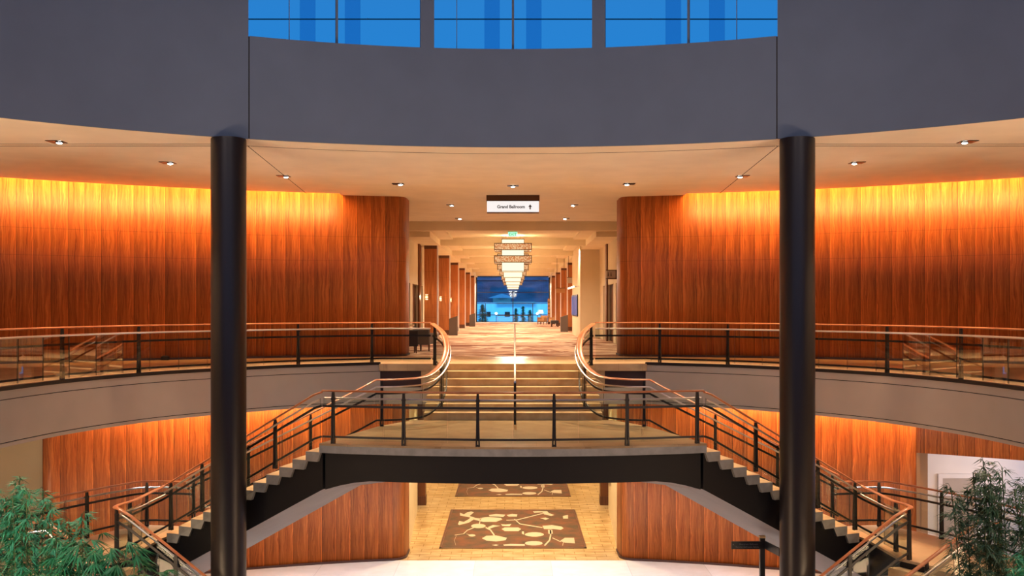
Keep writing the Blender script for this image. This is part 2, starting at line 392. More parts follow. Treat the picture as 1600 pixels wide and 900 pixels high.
# ---------------------------------------------------------------- upper ceiling
XS = [-15+30*i/120 for i in range(121)]
def ceil_sheet(mb, inner, outer, z, th, xs, mi=0):
    for a, b in zip(xs, xs[1:]):
        mb.prism([(a, inner(a)), (b, inner(b)), (b, outer(b)), (a, outer(a))], z, z+th, mi)
SE = 4.97
xs = sorted(set(XS+[-SE, SE, -14.2, 14.2, -4.4, 4.4]))
def outer_u(x):
    return 36.4 if abs(x) < 4.4 else (5.3+math.sqrt((RW+.1)**2-x*x))
inner_u = lambda x: drum_y(x, 14.24) if abs(x) <= 14.24 else 5.3
def sheet_one(xs, inner, outer, z, th):
    mb = MB(); b = 0; k = len(xs)
    for zz in (z, z+th):
        mb.v += [(x, inner(x), zz) for x in xs]+[(x, outer(x), zz) for x in xs]
    q = lambda lay, row, i: lay*2*k+row*k+i
    for i in range(k-1):
        for f in ((q(0, 0, i), q(0, 1, i), q(0, 1, i+1), q(0, 0, i+1)), (q(1, 0, i), q(1, 0, i+1), q(1, 1, i+1), q(1, 1, i)),
                  (q(0, 0, i), q(0, 0, i+1), q(1, 0, i+1), q(1, 0, i)), (q(0, 1, i+1), q(0, 1, i), q(1, 1, i), q(1, 1, i+1))):
            mb.f.append(f); mb.m.append(0); mb.uv.append(None)
    for i in (0, k-1):
        mb.f.append((q(0, 0, i), q(1, 0, i), q(1, 1, i), q(0, 1, i))); mb.m.append(0); mb.uv.append(None)
    return mb
# centre bay (no slot) and the two sides (slot of light along the wall)
SW = .42
c_in = [x for x in xs if -SE <= x <= SE]
struct(sheet_one([x for x in c_in if abs(x) <= 4.4], inner_u, lambda x: 36.4, ZC, .12).build('ceiling_centre', 'ceil'))
for s, nm in ((-1, 'left'), (1, 'right')):
    g1 = sorted(s*x for x in xs if 4.4 <= x <= SE)
    mbA = sheet_one(g1, inner_u, lambda x: 5.3+math.sqrt((RW+.12)**2-x*x), ZC, .12)
    g2 = sorted(s*x for x in xs if SE <= x)
    mbB = sheet_one(g2, inner_u, lambda x: 5.3+math.sqrt((RW-SW)**2-x*x), ZC, .12)
    n0 = len(mbA.v); mbA.v += mbB.v; mbA.f += [tuple(i+n0 for i in f) for f in mbB.f]; mbA.m += mbB.m; mbA.uv += mbB.uv
    # roof of the slot and its inner cheek
    mbC = sheet_one(g2, lambda x: 5.3+math.sqrt((RW-SW-.02)**2-x*x), lambda x: 5.3+math.sqrt((RW+.12)**2-x*x), ZC+.45, .05)
    n0 = len(mbA.v); mbA.v += mbC.v; mbA.f += [tuple(i+n0 for i in f) for f in mbC.f]; mbA.m += mbC.m; mbA.uv += mbC.uv
    ang0 = math.asin(SE/RW); ringsolid(mbA, RW-SW-.03, RW-SW-.0, min(s*ang0, s*.68), max(s*ang0, s*.68), ZC+.12, ZC+.45, 24)
    mbA.box((s*SE, 5.3+math.sqrt(RW**2-SE**2)-.2, ZC+.28), (.05, .7, .33))
    struct(mbA.build('ceiling_'+nm, 'ceil'))
# fine joints in the ceiling
mb = MB()
ringsolid(mb, 15.0, 15.02, -.36, .36, ZC-.004, ZC+.002, 30)
for s in (-1, 1):
    x0, x1 = s*5.3, s*13.5
    mb.bx(min(x0, x1), max(x0, x1), 19.33, 19.36, ZC-.004, ZC+.002); mb.bx(min(x0, x1), max(x0, x1), 19.10, 19.12, ZC-.004, ZC+.002)
    p = Vector((s*5.35, 19.4, ZC-.001)); q = Vector((s*5.9, 27.4, ZC-.001)); mb.sweep([p, q], [(-.008, -.002), (.008, -.002), (.008, .002), (-.008, .002)])
struct(mb.build('trim_2', 'gap'))

# ---------------------------------------------------------------- curved wood walls, both storeys
def wall_path(s):
    P = []
    for i in range(61):
        x = 15.6-(15.6-3.62)*i/60; P.append((s*x, 5.3+math.sqrt(RW*RW-x*x)))
    x0, y0 = 3.62, P[-1][1]; 
    for i in range(1, 9):
        a = PI/2*i/8; P.append((s*(3.62-.45*math.sin(a)), y0+.45*(1-math.cos(a))))
    P.append((s*3.17, 29.0)); P.append((s*3.17, 29.3)); P.append((s*4.0, 29.3))
    return P
def wall_strip(P, z0, z1, th=.12):
    mb = MB(); u = 0
    for (a, b) in zip(P, P[1:]):
        d = math.hypot(b[0]-a[0], b[1]-a[1])
        mb.face([(a[0], a[1], z0), (b[0], b[1], z0), (b[0], b[1], z1), (a[0], a[1], z1)], 0, [(u, z0), (u+d, z0), (u+d, z1), (u, z1)]); u += d
    return mb
def merge_verts(o):
    import bmesh
    b = bmesh.new(); b.from_mesh(o.data); bmesh.ops.remove_doubles(b, verts=b.verts, dist=.0005); b.to_mesh(o.data); b.free()
def solid(o, th, off=1):
    md = o.modifiers.new('s', 'SOLIDIFY'); md.thickness = th; md.offset = off; md.use_even_offset = False
for s, nm in ((-1, 'left'), (1, 'right')):
    P = wall_path(s)
    o = wall_strip(P, ZU+.06, ZC+.46).build('wall_upper_'+nm, 'wood', smooth=True); merge_verts(o); solid(o, .06, s); struct(o)
    # lower storey: on the left a beige return begins at the far end, on the right a tall white opening
    if s < 0: PL = [p for p in P if abs(p[0]) < 12.27]
    else:
        PL = [p for p in P if abs(p[0]) < 10.99]
    ol = wall_strip(PL, .06, ZU-.32).build('wall_lower_'+nm, 'wood', smooth=True); merge_verts(ol); solid(ol, .06, s); struct(ol)
    mb = MB(); PB = [p for p in P]
    mb.sweep([(p[0], p[1]-.012, .03) for p in PL[:-1]], [(-.03, -.03), (.03, -.03), (.03, .03), (-.03, .03)])
    struct(mb.build('baseboard_lower_'+nm, 'maroon'))
    mb = MB(); mb.sweep([(p[0], p[1]-.012, ZU+.03) for p in PB[:-1]], [(-.03, -.03), (.03, -.03), (.03, .03), (-.03, .03)])
    struct(mb.build('baseboard_upper_'+nm, 'maroon'))
    for i in range(12):
        a = s*(.238+i*.0335); yy = 5.3+(RW-.33)*math.cos(a); xx = (RW-.33)*math.sin(a)
        tx, ty = (RW+.05)*math.sin(a), 5.3+(RW+.05)*math.cos(a)
        area((xx, yy, ZC+.36), (tx, ty, ZC-.95), 11.5, .62, .06, (1.0, .47, .14))
        if s > 0 or i < 8: area((xx, yy, ZS+.42), (tx, ty, ZS-.8), 12, .62, .06, (1.0, .48, .15))
# beige end wall, lower left, and the white lobby behind the lower right opening
pl = wall_path(-1); q = [p for p in pl if abs(p[0]) < 12.27][0]
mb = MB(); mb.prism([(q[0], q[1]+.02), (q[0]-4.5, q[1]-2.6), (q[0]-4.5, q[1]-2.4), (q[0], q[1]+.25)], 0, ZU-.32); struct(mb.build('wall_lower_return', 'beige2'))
pr = wall_path(1); q = [p for p in pr if abs(p[0]) < 10.99][0]
HT = E-3.9
# header veneer above the opening
PH = [p for p in pr if p[0] >= q[0]-.001]; o = wall_strip(PH, HT, ZU-.32).build('wall_lower_header', 'wood', smooth=True); merge_verts(o); solid(o, .06, 1); struct(o)
mb = MB(); mb.bx(q[0], q[0]+.1, q[1], q[1]+1.7, 0, HT+.02); mb.bx(q[0]+.1, q[0]+.33, q[1]+.06, q[1]+.2, 0, HT+.02)                      # jamb, wood-brown reveal
struct(mb.build('wall_lower_jamb', 'jamb'))
mb = MB(); mb.bx(q[0]-.1, q[0]+9, q[1]+1.7, q[1]+1.85, 0, HT+1); AP = [(p[0], p[1]+.08) for p in pr[::-1] if q[0]-.001 <= p[0] < 15.5]; mb.prism(AP+[(15.5, q[1]+1.7), (q[0], q[1]+1.7)], HT+.01, HT+.10)
struct(mb.build('wall_lobby', 'white'))
area((q[0]+2.6, q[1]-.2, HT-.1), (q[0]+2.4, q[1]+1.2, 1.5), 16, 2.0, .4, (1, .80, .72))
# alcove with a framed opening, seen low behind the railing
t_ = thing('lobby_cabinet', 'grey recessed cabinet with white surround on the white lobby wall', 'cabinet', (q[0]+1.75, q[1]+1.7, 0))
mb = MB(); mb.bx(q[0]+1.3, q[0]+1.42, q[1]+1.6, q[1]+1.7, 0, 2.55); mb.bx(q[0]+2.3, q[0]+2.42, q[1]+1.6, q[1]+1.7, 0, 2.55); mb.bx(q[0]+1.3, q[0]+2.42, q[1]+1.6, q[1]+1.7, 2.55, 2.67); mb.build('frame', 'white', t_)
mb = MB(); mb.bx(q[0]+1.42, q[0]+2.3, q[1]+1.64, q[1]+1.7, 0, 2.55); mb.build('door_panel', 'fascia', t_)
mb = MB(); mb.bx(q[0]+1.44, q[0]+2.28, q[1]+1.60, q[1]+1.64, 2.05, 2.12); mb.build('shelf', 'white', t_)

# ---------------------------------------------------------------- balcony slabs
EDGE = [(2.07, 24.52), (3.42, 24.60)]
EC = [(3.42, 24.62), (5.27, 23.6), (6.25, 22.75), (7.25, 21.7), (8.07, 20.5), (8.74, 18.75), (9.05, 16.95), (9.15, 15.0), (9.0, 13.0)]
ECs = [(p.x, p.y) for p in catmull([(a, b, 0) for a, b in EC], 8)]
def slab(s, z0, z1, wall_r, name, m_):
    E2 = ECs; n = len(E2); mb = MB(); k = n
    W_ = []
    for i in range(n):
        x = 3.42+(15.4-3.42)*i/(n-1); W_.append((x, 5.3+math.sqrt(wall_r**2-x*x)))
    for z in (z0, z1):
        mb.v += [(s*a, b, z) for a, b in E2]+[(s*a, b, z) for a, b in W_]
    q = lambda l, r_, i: l*2*k+r_*k+i
    for i in range(k-1):
        F = [(q(0, 0, i), q(0, 0, i+1), q(0, 1, i+1), q(0, 1, i)), (q(1, 0, i), q(1, 1, i), q(1, 1, i+1), q(1, 0, i+1)),
             (q(0, 0, i), q(1, 0, i), q(1, 0, i+1), q(0, 0, i+1)), (q(0, 1, i), q(0, 1, i+1), q(1, 1, i+1), q(1, 1, i))]
        if s < 0: F = [f[::-1] for f in F]
        for f in F: mb.f.append(f); mb.m.append(0); mb.uv.append(None)
    for i in (0, k-1): mb.f.append((q(0, 0, i), q(1, 0, i), q(1, 1, i), q(0, 1, i))); mb.m.append(0); mb.uv.append(None)
    return mb.build(name, m_)
for s, nm in ((-1, 'left'), (1, 'right')):
    struct(slab(s, ZU-.30, ZU, RW+.1, 'floor_balcony_'+nm, 'balcony'))
    struct(slab(s, ZS, ZS+.08, RW-.45, 'ceiling_balcony_'+nm, 'ceil'))
    # fascia in three bands with shadow gaps
    fp = lambda off, z: [(s*(a), b, z) for a, b in ECs]
    mb = MB(); H = [(ZU-.03-.155, ZU-.03), (ZU-.95, ZU-.20), (ZS, ZS+.068)]
    for a, b in H: mb.sweep(fp(0, (a+b)/2), [(-.05, -(b-a)/2), (.05, -(b-a)/2), (.05, (b-a)/2), (-.05, (b-a)/2)])
    fo = mb.build('wall_fascia_'+nm, 'fascia', smooth=True); struct(fo)
    mb = MB(); mb.sweep(fp(0, (ZS+ZU)/2-.02), [(-.035, -.49), (.035, -.49), (.035, .47), (-.035, .47)]); struct(mb.build('wall_fascia_core_'+nm, 'gap'))
    mb = MB(); mb.sweep(fp(0, ZU+.005), [(-.075, -.035), (.075, -.035), (.075, .035), (-.075, .035)]); struct(mb.build('trim_edge_'+nm, 'black'))
# centre piece of the upper floor and corridor
mb = MB(); mb.bx(-3.42, 3.42, 24.52, 28.25, ZU-.18, ZU); struct(mb.build('floor_stairhead', 'balcony'))
mb = MB(); mb.bx(-4.6, 4.6, 28.25, 87.5, ZU-.30, ZU); struct(mb.build('floor_corridor', 'carpet'))
mb = MB(); mb.bx(-3.42, 3.42, 24.6, 28.25, ZS, ZS+.08); mb.bx(-4.6, 4.6, 28.25, 60, ZS, ZS+.08); struct(mb.build('ceiling_lower', 'ceil'))
mb = MB()
for s in (-1, 1):
    a, b = sorted((s*2.07, s*3.42))
    mb.bx(a, b, 24.56, 24.66, ZU-.18, ZU-.005, 0)
    mb.bx(a, b, 24.56, 24.66, ZS, ZS+.42, 1)
    mb.bx(a, b, 24.66, 24.72, ZS+.42, ZU-.18, 2)
    mb.bx(*sorted((s*2.07, s*2.35)), 24.57, 24.66, ZS+.42, ZU-.18, 0)
struct(mb.build('wall_stairhead_fascia', ['stairstone', 'fascia', 'maroon']))

# ---------------------------------------------------------------- ground floor
mb = MB(); mb.bx(-16, 16, 2, 28.10, -.2, 0); struct(mb.build('floor_ground', 'whitefloor'))
mb = MB(); mb.bx(-5, 5, 28.13, 62, -.2, 0); struct(mb.build('floor_ground_corridor', 'tile'))
mb = MB(); mb.bx(-5, 5, 28.10, 28.13, -.2, .003); struct(mb.build('trim_3', 'fascia'))
for s, nm in ((-1, 'left'), (1, 'right')):
    mb = MB(); mb.prism([(s*3.18, 29.31), (s*3.50, 35.2), (s*3.7, 35.2), (s*3.9, 29.31)], 0, ZS); mb.prism([(s*3.62, 37.0), (s*3.8, 60), (s*4.2, 60), (s*4.2, 37.0)], 0, ZS)
    mb.bx(*sorted((s*3.6, s*5)), 37.0, 37.2, 0, ZS)
    struct(mb.build('wall_ground_corridor_'+nm, 'beige'))
mb = MB(); mb.bx(-5, 5, 60, 60.2, 0, ZS); struct(mb.build('wall_ground_end', 'beige'))
for s, lab in ((-1, 'dark wood pier on the left side of the ground floor corridor'), (1, 'dark wood pier with dark base on the right of the ground floor corridor')):
    tt = thing('wood_pier', lab, 'pier', (s*3.45, 36.2, 0))
    mb = MB(); mb.bx(s*3.45-.16, s*3.45+.16, 36.0, 36.4, .32, ZS); mb.build('shaft', 'wood_pier', tt)
    mb = MB(); mb.bx(s*3.45-.18, s*3.45+.18, 35.98, 36.42, 0, .32); mb.build('base', 'darkwood', tt)
tt = thing('framed_picture', 'dark framed picture on the right wall of the ground floor corridor', 'picture', (3.36, 33.9, 1.9))
mb = MB(); mb.bx(3.32, 3.38, 33.3, 34.6, 1.35, 2.5); mb.build('frame', 'darkwood', tt)
mb = MB(); mb.bx(3.305, 3.32, 33.38, 34.52, 1.43, 2.42); mb.build('print', 'white', tt)
# ground corridor lights
for y in (30.0, 33.5, 39.0, 45.0, 52.0):
    for x in (-1.9, 1.9): spot((x, y, ZS-.03), (x, y, 0), 540, 120, .8, (1.0, .77, .44), .08)
for x in (-1.55, 0, 1.55): spot((x, 26.4, ZS-.02), (x, 26.6, 0), 250, 85, .8, COOL, .06)
for s in (-1, 1):
    for a, b in ((4.3, 25.6), (6.3, 24.3), (8.3, 22.6)): spot((s*a, b-.6, ZS-.02), (s*a*.95, b-.2, 0), 340, 88, .8, COOL, .06)

# ---------------------------------------------------------------- rugs (pattern traced from the floor, mapped to metres)
def rug_uv(px, py):      # zoom pixels -> (0..1, 0..1) on the rug
    Y = 740+py/4; X = 600+px/4; dy = Y-480; yy = 1500*E/dy; xx = (X-CX)*yy/1500; return xx, yy
BL = [
 [(475,248),(500,258),(520,245),(545,240),(562,245),(535,268),(570,280),(610,285),(598,300),(560,290),(530,310),(470,325),(462,320),(470,300),(500,305),(530,288),(540,278),(475,265)],
 [(600,280),(650,275),(730,280),(740,290),(700,305),(620,305),(597,300)],
 [(655,262),(700,255),(760,260),(745,275),(715,272),(660,270)],[(765,262),(800,255),(833,258),(830,272),(780,272)],
 [(612,408),(640,392),(700,390),(768,405),(760,420),(700,428),(640,422)],[(650,338),(680,325),(728,330),(690,337),(655,350)],
 [(730,320),(760,322),(797,318),(785,332),(740,330)],[(735,350),(755,340),(840,340),(857,350),(840,363),(755,363)],
 [(930,240),(960,237),(1020,238),(1030,250),(1065,262),(1045,268),(1000,258),(990,245),(940,248)],[(975,282),(1010,278),(1033,285),(1010,292)],
 [(990,330),(1050,325),(1110,335),(1123,345),(1105,355),(1060,350),(1000,350)],[(862,365),(874,365),(876,385),(862,380)],
 [(1100,425),(1130,405),(1188,405),(1193,440),(1130,435)],[(745,447),(790,443),(880,445),(880,455),(750,455)],[(672,450),(700,446),(718,450),(700,456)],
 [(1118,268),(1150,262),(1150,285),(1120,285)],[(1025,355),(1052,355),(1055,380),(1028,380)]]
for cx, cy, rx, ry in ((590,331,46,14),(550,390,22,7),(940,384,60,14),(936,439,56,14)):
    BL.append([(cx+rx*math.cos(2*PI*i/14), cy+ry*math.sin(2*PI*i/14)) for i in range(14)])
ST = [([(570,338),(520,358),(497,380)],5),([(497,380),(442,388)],2.5),([(515,380),(540,388)],2.5),([(635,340),(665,355),(690,390)],8),([(765,295),(835,292),(1000,250)],4.5),([(815,288),(850,318),(990,341)],5),
      ([(1040,350),(1042,385),(1035,420),(1003,454)],9),([(1052,405),(1105,430)],4.5),([(1122,430),(1116,454)],3.5),([(600,300),(595,322)],6),([(452,390),(440,420),(448,452)],1.5)]
def rug(y0, y1, wtop, label):
    root = thing('patterned_rug', label, 'rug', (0, (y0+y1)/2, 0), 'rugs along the ground floor corridor')
    mb = MB(); mb.bx(-2.27, 2.27, y0, y1, 0, .018, 0); fr = .05
    mb.build('rug_field', 'rug', root)
    mk = MB(); ya, yb = 29.52, 35.12; k = (y1-y0)/(yb-ya); z = .0195
    def W(p): x, y = rug_uv(*p); return Vector((x, y0+(y-ya)*k, z))
    for poly in BL:
        P = [W(p) for p in poly]
        mk.raw([*P, *[p-Vector((0, 0, .004)) for p in P]], [tuple(range(len(P)))], 0)
    for line, wd in ST:
        for a, b in zip(line, line[1:]):
            dx, dy = b[0]-a[0], b[1]-a[1]; L_ = math.hypot(dx, dy); nx, ny = -dy/L_*wd/2, dx/L_*wd/2
            mk.raw([W((a[0]+nx, a[1]+ny)), W((b[0]+nx, b[1]+ny)), W((b[0]-nx, b[1]-ny)), W((a[0]-nx, a[1]-ny))], [(0, 1, 2, 3)], 0)
    mk.build('branch_pattern', 'rugmark', root)
    bd = MB()
    for a in ((-2.27, -2.20, y0, y1), (2.20, 2.27, y0, y1), (-2.27, 2.27, y0, y0+.07), (-2.27, 2.27, y1-.07, y1)): bd.bx(*a, .017, .0205)
    bd.build('border', 'darkwood', root)
rug(29.52, 35.12, 0, 'brown rug with pale branching pattern, the nearer one on the ground floor')
rug(37.6, 43.2, 0, 'brown rug with pale branching pattern, the farther one partly hidden by the stair')

# ---------------------------------------------------------------- upper corridor shell
mb = MB(); mb.bx(-4.6, 4.6, 36.4, 36.9, E+2.91, ZC+.1); struct(mb.build('ceiling_downstand', 'coffer'))
mb = MB(); mb.bx(-4.6, 4.6, 36.9, 87.5, E+3.06, E+3.2); struct(mb.build('ceiling_corridor', 'coffer'))
mb = MB()
for k in range(6):
    y = 42.3+8.1*k; mb.bx(-3.2, 3.2, y, y+.45, E+2.72, E+3.06)
struct(mb.build('ceiling_beams', 'coffer'))
mb = MB()
for k in range(6):
    y = 38.6+8.1*k
    for s in (-1, 1): mb.bx(*sorted((s*2.62, s*3.2)), y-1.6 if k else 36.9, y+3.3, E+2.95, E+3.06)
for s in (-1, 1): mb.bx(*sorted((s*3.2, s*4.6)), 36.9, 87.5, E+2.70, E+3.06)
struct(mb.build('ceiling_soffits', 'coffer'))
for s, nm in ((-1, 'left'), (1, 'right')):
    mb = MB(); segs = [(29.3, 36.0, 0), (36.0, 37.8, 1), (37.8, 38.7, 0), (38.7, 41.6, 1), (41.6, 42.2, 0), (42.2, 43.3, 1), (43.3, 45.2, 0)]
    for a, b, op in segs:
        z0 = ZU+2.4 if op else ZU
        mb.bx(*sorted((s*4.05, s*4.3)), a, b, z0, ZC)
    mb.bx(*sorted((s*4.9, s*5.0)), 35, 46, ZU, ZU+2.6)
    for a in (36.0, 38.7, 42.2): mb.bx(*sorted((s*4.3, s*5.0)), a-.1, a, ZU, ZU+2.5)
    if s > 0: mb.bx(3.15, 4.3, 45, 51, ZU, E+3.0)
    mb.bx(*sorted((s*4.25, s*4.5)), 45.2, 87.5, ZU, E+3.0)
    struct(mb.build('wall_corridor_'+nm, 'beige'))
    mb = MB(); mb.bx(*sorted((s*3.98, s*4.05)), 40.9, 41.5, ZU, E+2.9); mb.bx(*sorted((s*4.2, s*4.26)), 38.72, 41.58, ZU, ZU+2.38)
    struct(mb.build('door_%d' % (1 if s < 0 else 2), 'wood_pier'))
    mb = MB(); mb.bx(*sorted((s*3.98, s*4.06)), 29.3, 36.0, ZU, ZU+.14); struct(mb.build('baseboard_corridor_'+nm, 'stairstone'))
# wood piers
ordl = ['nearest', 'second nearest', 'third', 'fourth', 'fifth', 'farthest']
for s in (-1, 1):
    for k in range(6):
        if s > 0 and k < 1: continue
        y = 42.0+8.1*k
        side = 'left' if s < 0 else 'right'
        lab = 'wood pier on the %s of the upper corridor, %s' % (side, ['nearest to the stair head', 'second from the stair head', 'third from the stair head', 'fourth from the stair head', 'next to last before the end window', 'last one by the end window'][k])
        o = thing('wood_pier', lab, 'pier', (s*3.6, y+.3, ZU), 'wood piers along the upper corridor')
        mb = MB(); x0, x1 = sorted((s*3.33, s*3.88))
        for f in (([(x0, y), (x1, y)]), ([(x1, y), (x1, y+.6)]), ([(x1, y+.6), (x0, y+.6)]), ([(x0, y+.6), (x0, y)])):
            (a, b), (c, d) = f; L_ = math.hypot(c-a, d-b)
            mb.face([(a, b, ZU+.25), (c, d, ZU+.25), (c, d, ZU+4.0), (a, b, ZU+4.0)], 0, [(k*.9+.1, ZU+.25), (k*.9+.1+L_, ZU+.25), (k*.9+.1+L_, ZU+4), (k*.9+.1, ZU+4)])
        mb.build('shaft', 'wood_pier', o)
        mb = MB(); mb.bx(x0-.01, x1+.01, y-.01, y+.61, ZU, ZU+.25); mb.build('base', 'darkwood', o)
        mb = MB(); mb.bx(x0-.005, x1+.005, y-.005, y+.605, ZU+4.0, E+2.70); mb.build('cap', 'darkwood', o)
        mb = MB(); mb.bx(*sorted((s*3.27, s*3.33)), y+.02, y+.12, ZU, E+2.70); mb.build('lit_side_strip', 'palefinish', o)  # pale strip added in place of light on the pier's corridor side
        if s < 0 and k < 5:
            mb = MB(); mb.bx(-3.84, -3.70, y-.12, y, ZU+1.80, ZU+1.98); sc = mb.build('sconce', 'bronze', o)
            mb = MB(); mb.bx(-3.82, -3.72, y-.11, y-.01, ZU+1.78, ZU+2.0); mb.build('bulb', 'sconceglow', sc)
            d = bpy.data.lights.new('sconce_lamp', 'POINT'); l = bpy.data.objects.new('sconce_lamp', d); COL.objects.link(l); l.location = (-3.77, y-.14, ZU+1.89); d.energy = 10; d.color = WARM2; d.shadow_soft_size = .04
    # corridor down lights along the sides
for k in range(6):
    for x in (-2.9, 0.0, 2.9): 
        if x: spot((x, 45.5+8.1*k, E+2.9), (x*1.1, 45.5+8.1*k, ZU), 420, 110, .7, WARM3, .06)

# chandeliers
for k in range(6):
    y = 41.0+8.1*k; zc = E
    lab = 'tiered box lantern chandelier with two bronze bands, ' + ['nearest of the row', 'second of the row from the stair head', 'third of the row from the stair head', 'fourth of the row from the stair head', 'fifth of the row from the stair head', 'last of the row by the end window'][k]
    o = thing('lantern_chandelier', lab, 'chandelier', (0, y, E+1.5), 'lantern chandeliers in the upper corridor')
    mb = MB(); mb.bx(-.465, .465, y-.465, y+.465, E+1.52, E+2.87); mb.build('lamp_shade', 'shade', o)
    mb = MB()
    for zz in (E+1.505, E+2.86): 
        for (xa, xb, ya, yb) in ((-.48, .48, y-.48, y-.46), (-.48, .48, y+.46, y+.48), (-.48, -.46, y-.48, y+.48), (.46, .48, y-.48, y+.48)): mb.bx(xa, xb, ya, yb, zz, zz+.025)
    for xx in (-.47, .47):
        for yy in (y-.47, y+.47): mb.bx(xx-.01, xx+.01, yy-.01, yy+.01, E+1.51, E+2.88)
    mb.build('shade_frame', 'bronze', o)
    for zb in (E+2.39, E+1.87):
        mb = MB(); h = .30; a = .775
        for (xa, xb, ya, yb) in ((-a, a, y-a, y-a+.02), (-a, a, y+a-.02, y+a), (-a, -a+.02, y-a, y+a), (a-.02, a, y-a, y+a)): mb.bx(xa, xb, ya, yb, zb+.03, zb+h-.03)
        band = mb.build('mesh_band', 'band', o)
        mb = MB()
        for zz in (zb, zb+h-.03):
            for (xa, xb, ya, yb) in ((-a-.01, a+.01, y-a-.01, y-a+.03), (-a-.01, a+.01, y+a-.03, y+a+.01), (-a-.01, -a+.03, y-a, y+a), (a-.03, a+.01, y-a, y+a)): mb.bx(xa, xb, ya, yb, zz, zz+.03)
        for xx in (-a, a):
            for yy in (y-a, y+a): mb.bx(xx-.015, xx+.015, yy-.015, yy+.015, zb, zb+h)
        for xx in (-.5, .5): mb.bx(xx-.01, xx+.01, y-a, y+a, zb+.1, zb+.12)
        mb.build('band_frame', 'bronze', band)
    area((0, y, E+1.505), (0, y, ZU), 170, .85, .85, WARM3); area((0, y, E+2.885), (0, y, E+4), 22, .85, .85, WARM2)
    for x_ in (-.6, .6): area((x_, y, E+2.2), (x_*9, y, E+2.6), 30, .5, .9, WARM2)
    mb = MB()
    for xx in (-.3, .3): mb.tube([(xx, y, E+2.86), (xx, y, E+3.06)], .012, 6)
    mb.build('hanger', 'bronze', o)

# end window and what is outside
YW = 86.9
mb = MB(); mb.bx(-3.30, 3.30, YW-.01, YW+.01, ZU+.1, E+2.78); wo = struct(mb.build('window_4', 'wglass'))
mb = MB()
for h in (2.78, 2.38, 1.34, .35, -.70, -1.34):
    mb.bx(-3.33, 3.33, YW-.06, YW+.06, E+h-.035, E+h+.035)
for x in (-3.30, 3.30): mb.bx(x-.06, x+.06, YW-.06, YW+.06, ZU, E+2.78)
mb.bx(-.035, .035, YW-.06, YW+.06, ZU, E+1.5)
for x in (-2.5, 1.80): mb.bx(x-.03, x+.03, YW-.05, YW+.05, ZU, E+.35)
mb.build('window_frame', 'black', wo)
mb = MB(); mb.bx(-4.6, -3.36, YW-.05, YW+.3, ZU, E+3.1); mb.bx(3.36, 4.6, YW-.05, YW+.3, ZU, E+3.1); mb.bx(-4.6, 4.6, YW-.05, YW+.3, E+2.8, E+3.2)
struct(mb.build('wall_corridor_end', 'white'))
mb = MB(); mb.bx(-3.36, 3.36, YW-.4, YW-.02, ZU, ZU+.10); struct(mb.build('trim_4', 'white'))
mb = MB(); mb.bx(-60, 60, 88, 260, ZU-.6, ZU-.2); struct(mb.build('floor_terrace', 'water'))
o = thing('pool_house', 'long pale blue low building outside the corridor end window', 'building', (0, 112, ZU-.2))
mb = MB(); mb.bx(-14, 14, 112, 120, ZU-.2, E+.55); mb.build('wall', 'water', o)
mb = MB(); mb.prism([(-1.9, 111.2), (2.6, 111.2), (2.6, 119), (-1.9, 119)], E+.55, lambda p: E+.62); mb.build('roof', 'fascia', o)
mb = MB(); mb.bx(-.95, -.35, 111.9, 112, E-1.1, E-.55); mb.build('window', 'black', o)
mb = MB(); mb.bx(-3.1, -2.6, 111.9, 112, E-1.1, E-.55); mb.build('window', 'black', o)
o = thing('garden_pavilion', 'small white hipped pavilion on the slope outside the window', 'building', (-1.8, 135, E+.4))
mb = MB(); mb.bx(-2.8, -.3, 134.5, 136.5, ZU-.6, E+1.3); mb.build('wall', 'fascia', o)
mb = MB(); mb.lathe((-1.55, 135.5, E+1.3), [(2.0, 0), (.10, .6)], 4); mb.build('roof', 'water', o)
mb = MB()
N = 26
for j in range(9):
    for i in range(N+1):
        x = -60+120*i/N; y = 150+9*j; z = E-2+(18*(j/8)**.8)*(1+.08*math.sin(i*1.7+j)); mb.v.append((x, y, z))
for j in range(8):
    for i in range(N): a = j*(N+1)+i; mb.f.append((a, a+1, a+N+2, a+N+1)); mb.m.append(0); mb.uv.append(None)
for k in range(0): pass
o = mb.build('wooded_hillside', 'hill', smooth=True); tag(o, 'dark blue wooded hillside beyond the pool house', 'hill')
rnd = random.Random(5)
def conifer(x, y, z0, h, r, label, n=500):
    o = thing('evergreen_tree', label, 'tree', (x, y, z0), 'evergreens outside the end window')
    mb = MB(); mb.tube([(x, y, z0), (x, y, z0+h*.9)], .05, 6); mb.build('trunk', 'darkwood', o)
    mb = MB()
    for i in range(n):
        t = rnd.random(); rr = r*(1-t)**.8*math.sqrt(rnd.random()); a = rnd.random()*2*PI; zz = z0+.1*h+t*h*.9
        c = Vector((x+rr*math.cos(a), y+rr*math.sin(a), zz)); d = Vector((math.cos(a), math.sin(a), -.25))*(.20+.12*rnd.random()); sd = Vector((-math.sin(a), math.cos(a), .2))*.09
        mb.raw([c-d*.4-sd, c+d, c-d*.4+sd], [(0, 1, 2)])
    mb.build('foliage', 'conifer', o)
conifer(-2.9, 91.5, ZU-.2, 1.9, .62, 'broad green evergreen just outside the left of the end window')
conifer(.30, 95, ZU-.2, 1.5, .25, 'slim evergreen outside, left of the three right of the window post', 300)
conifer(1.0, 95, ZU-.2, 1.7, .26, 'slim evergreen outside, middle of the three right of the window post', 300)
conifer(1.68, 95, ZU-.2, 1.35, .24, 'slim evergreen outside, right of the three right of the window post', 300)
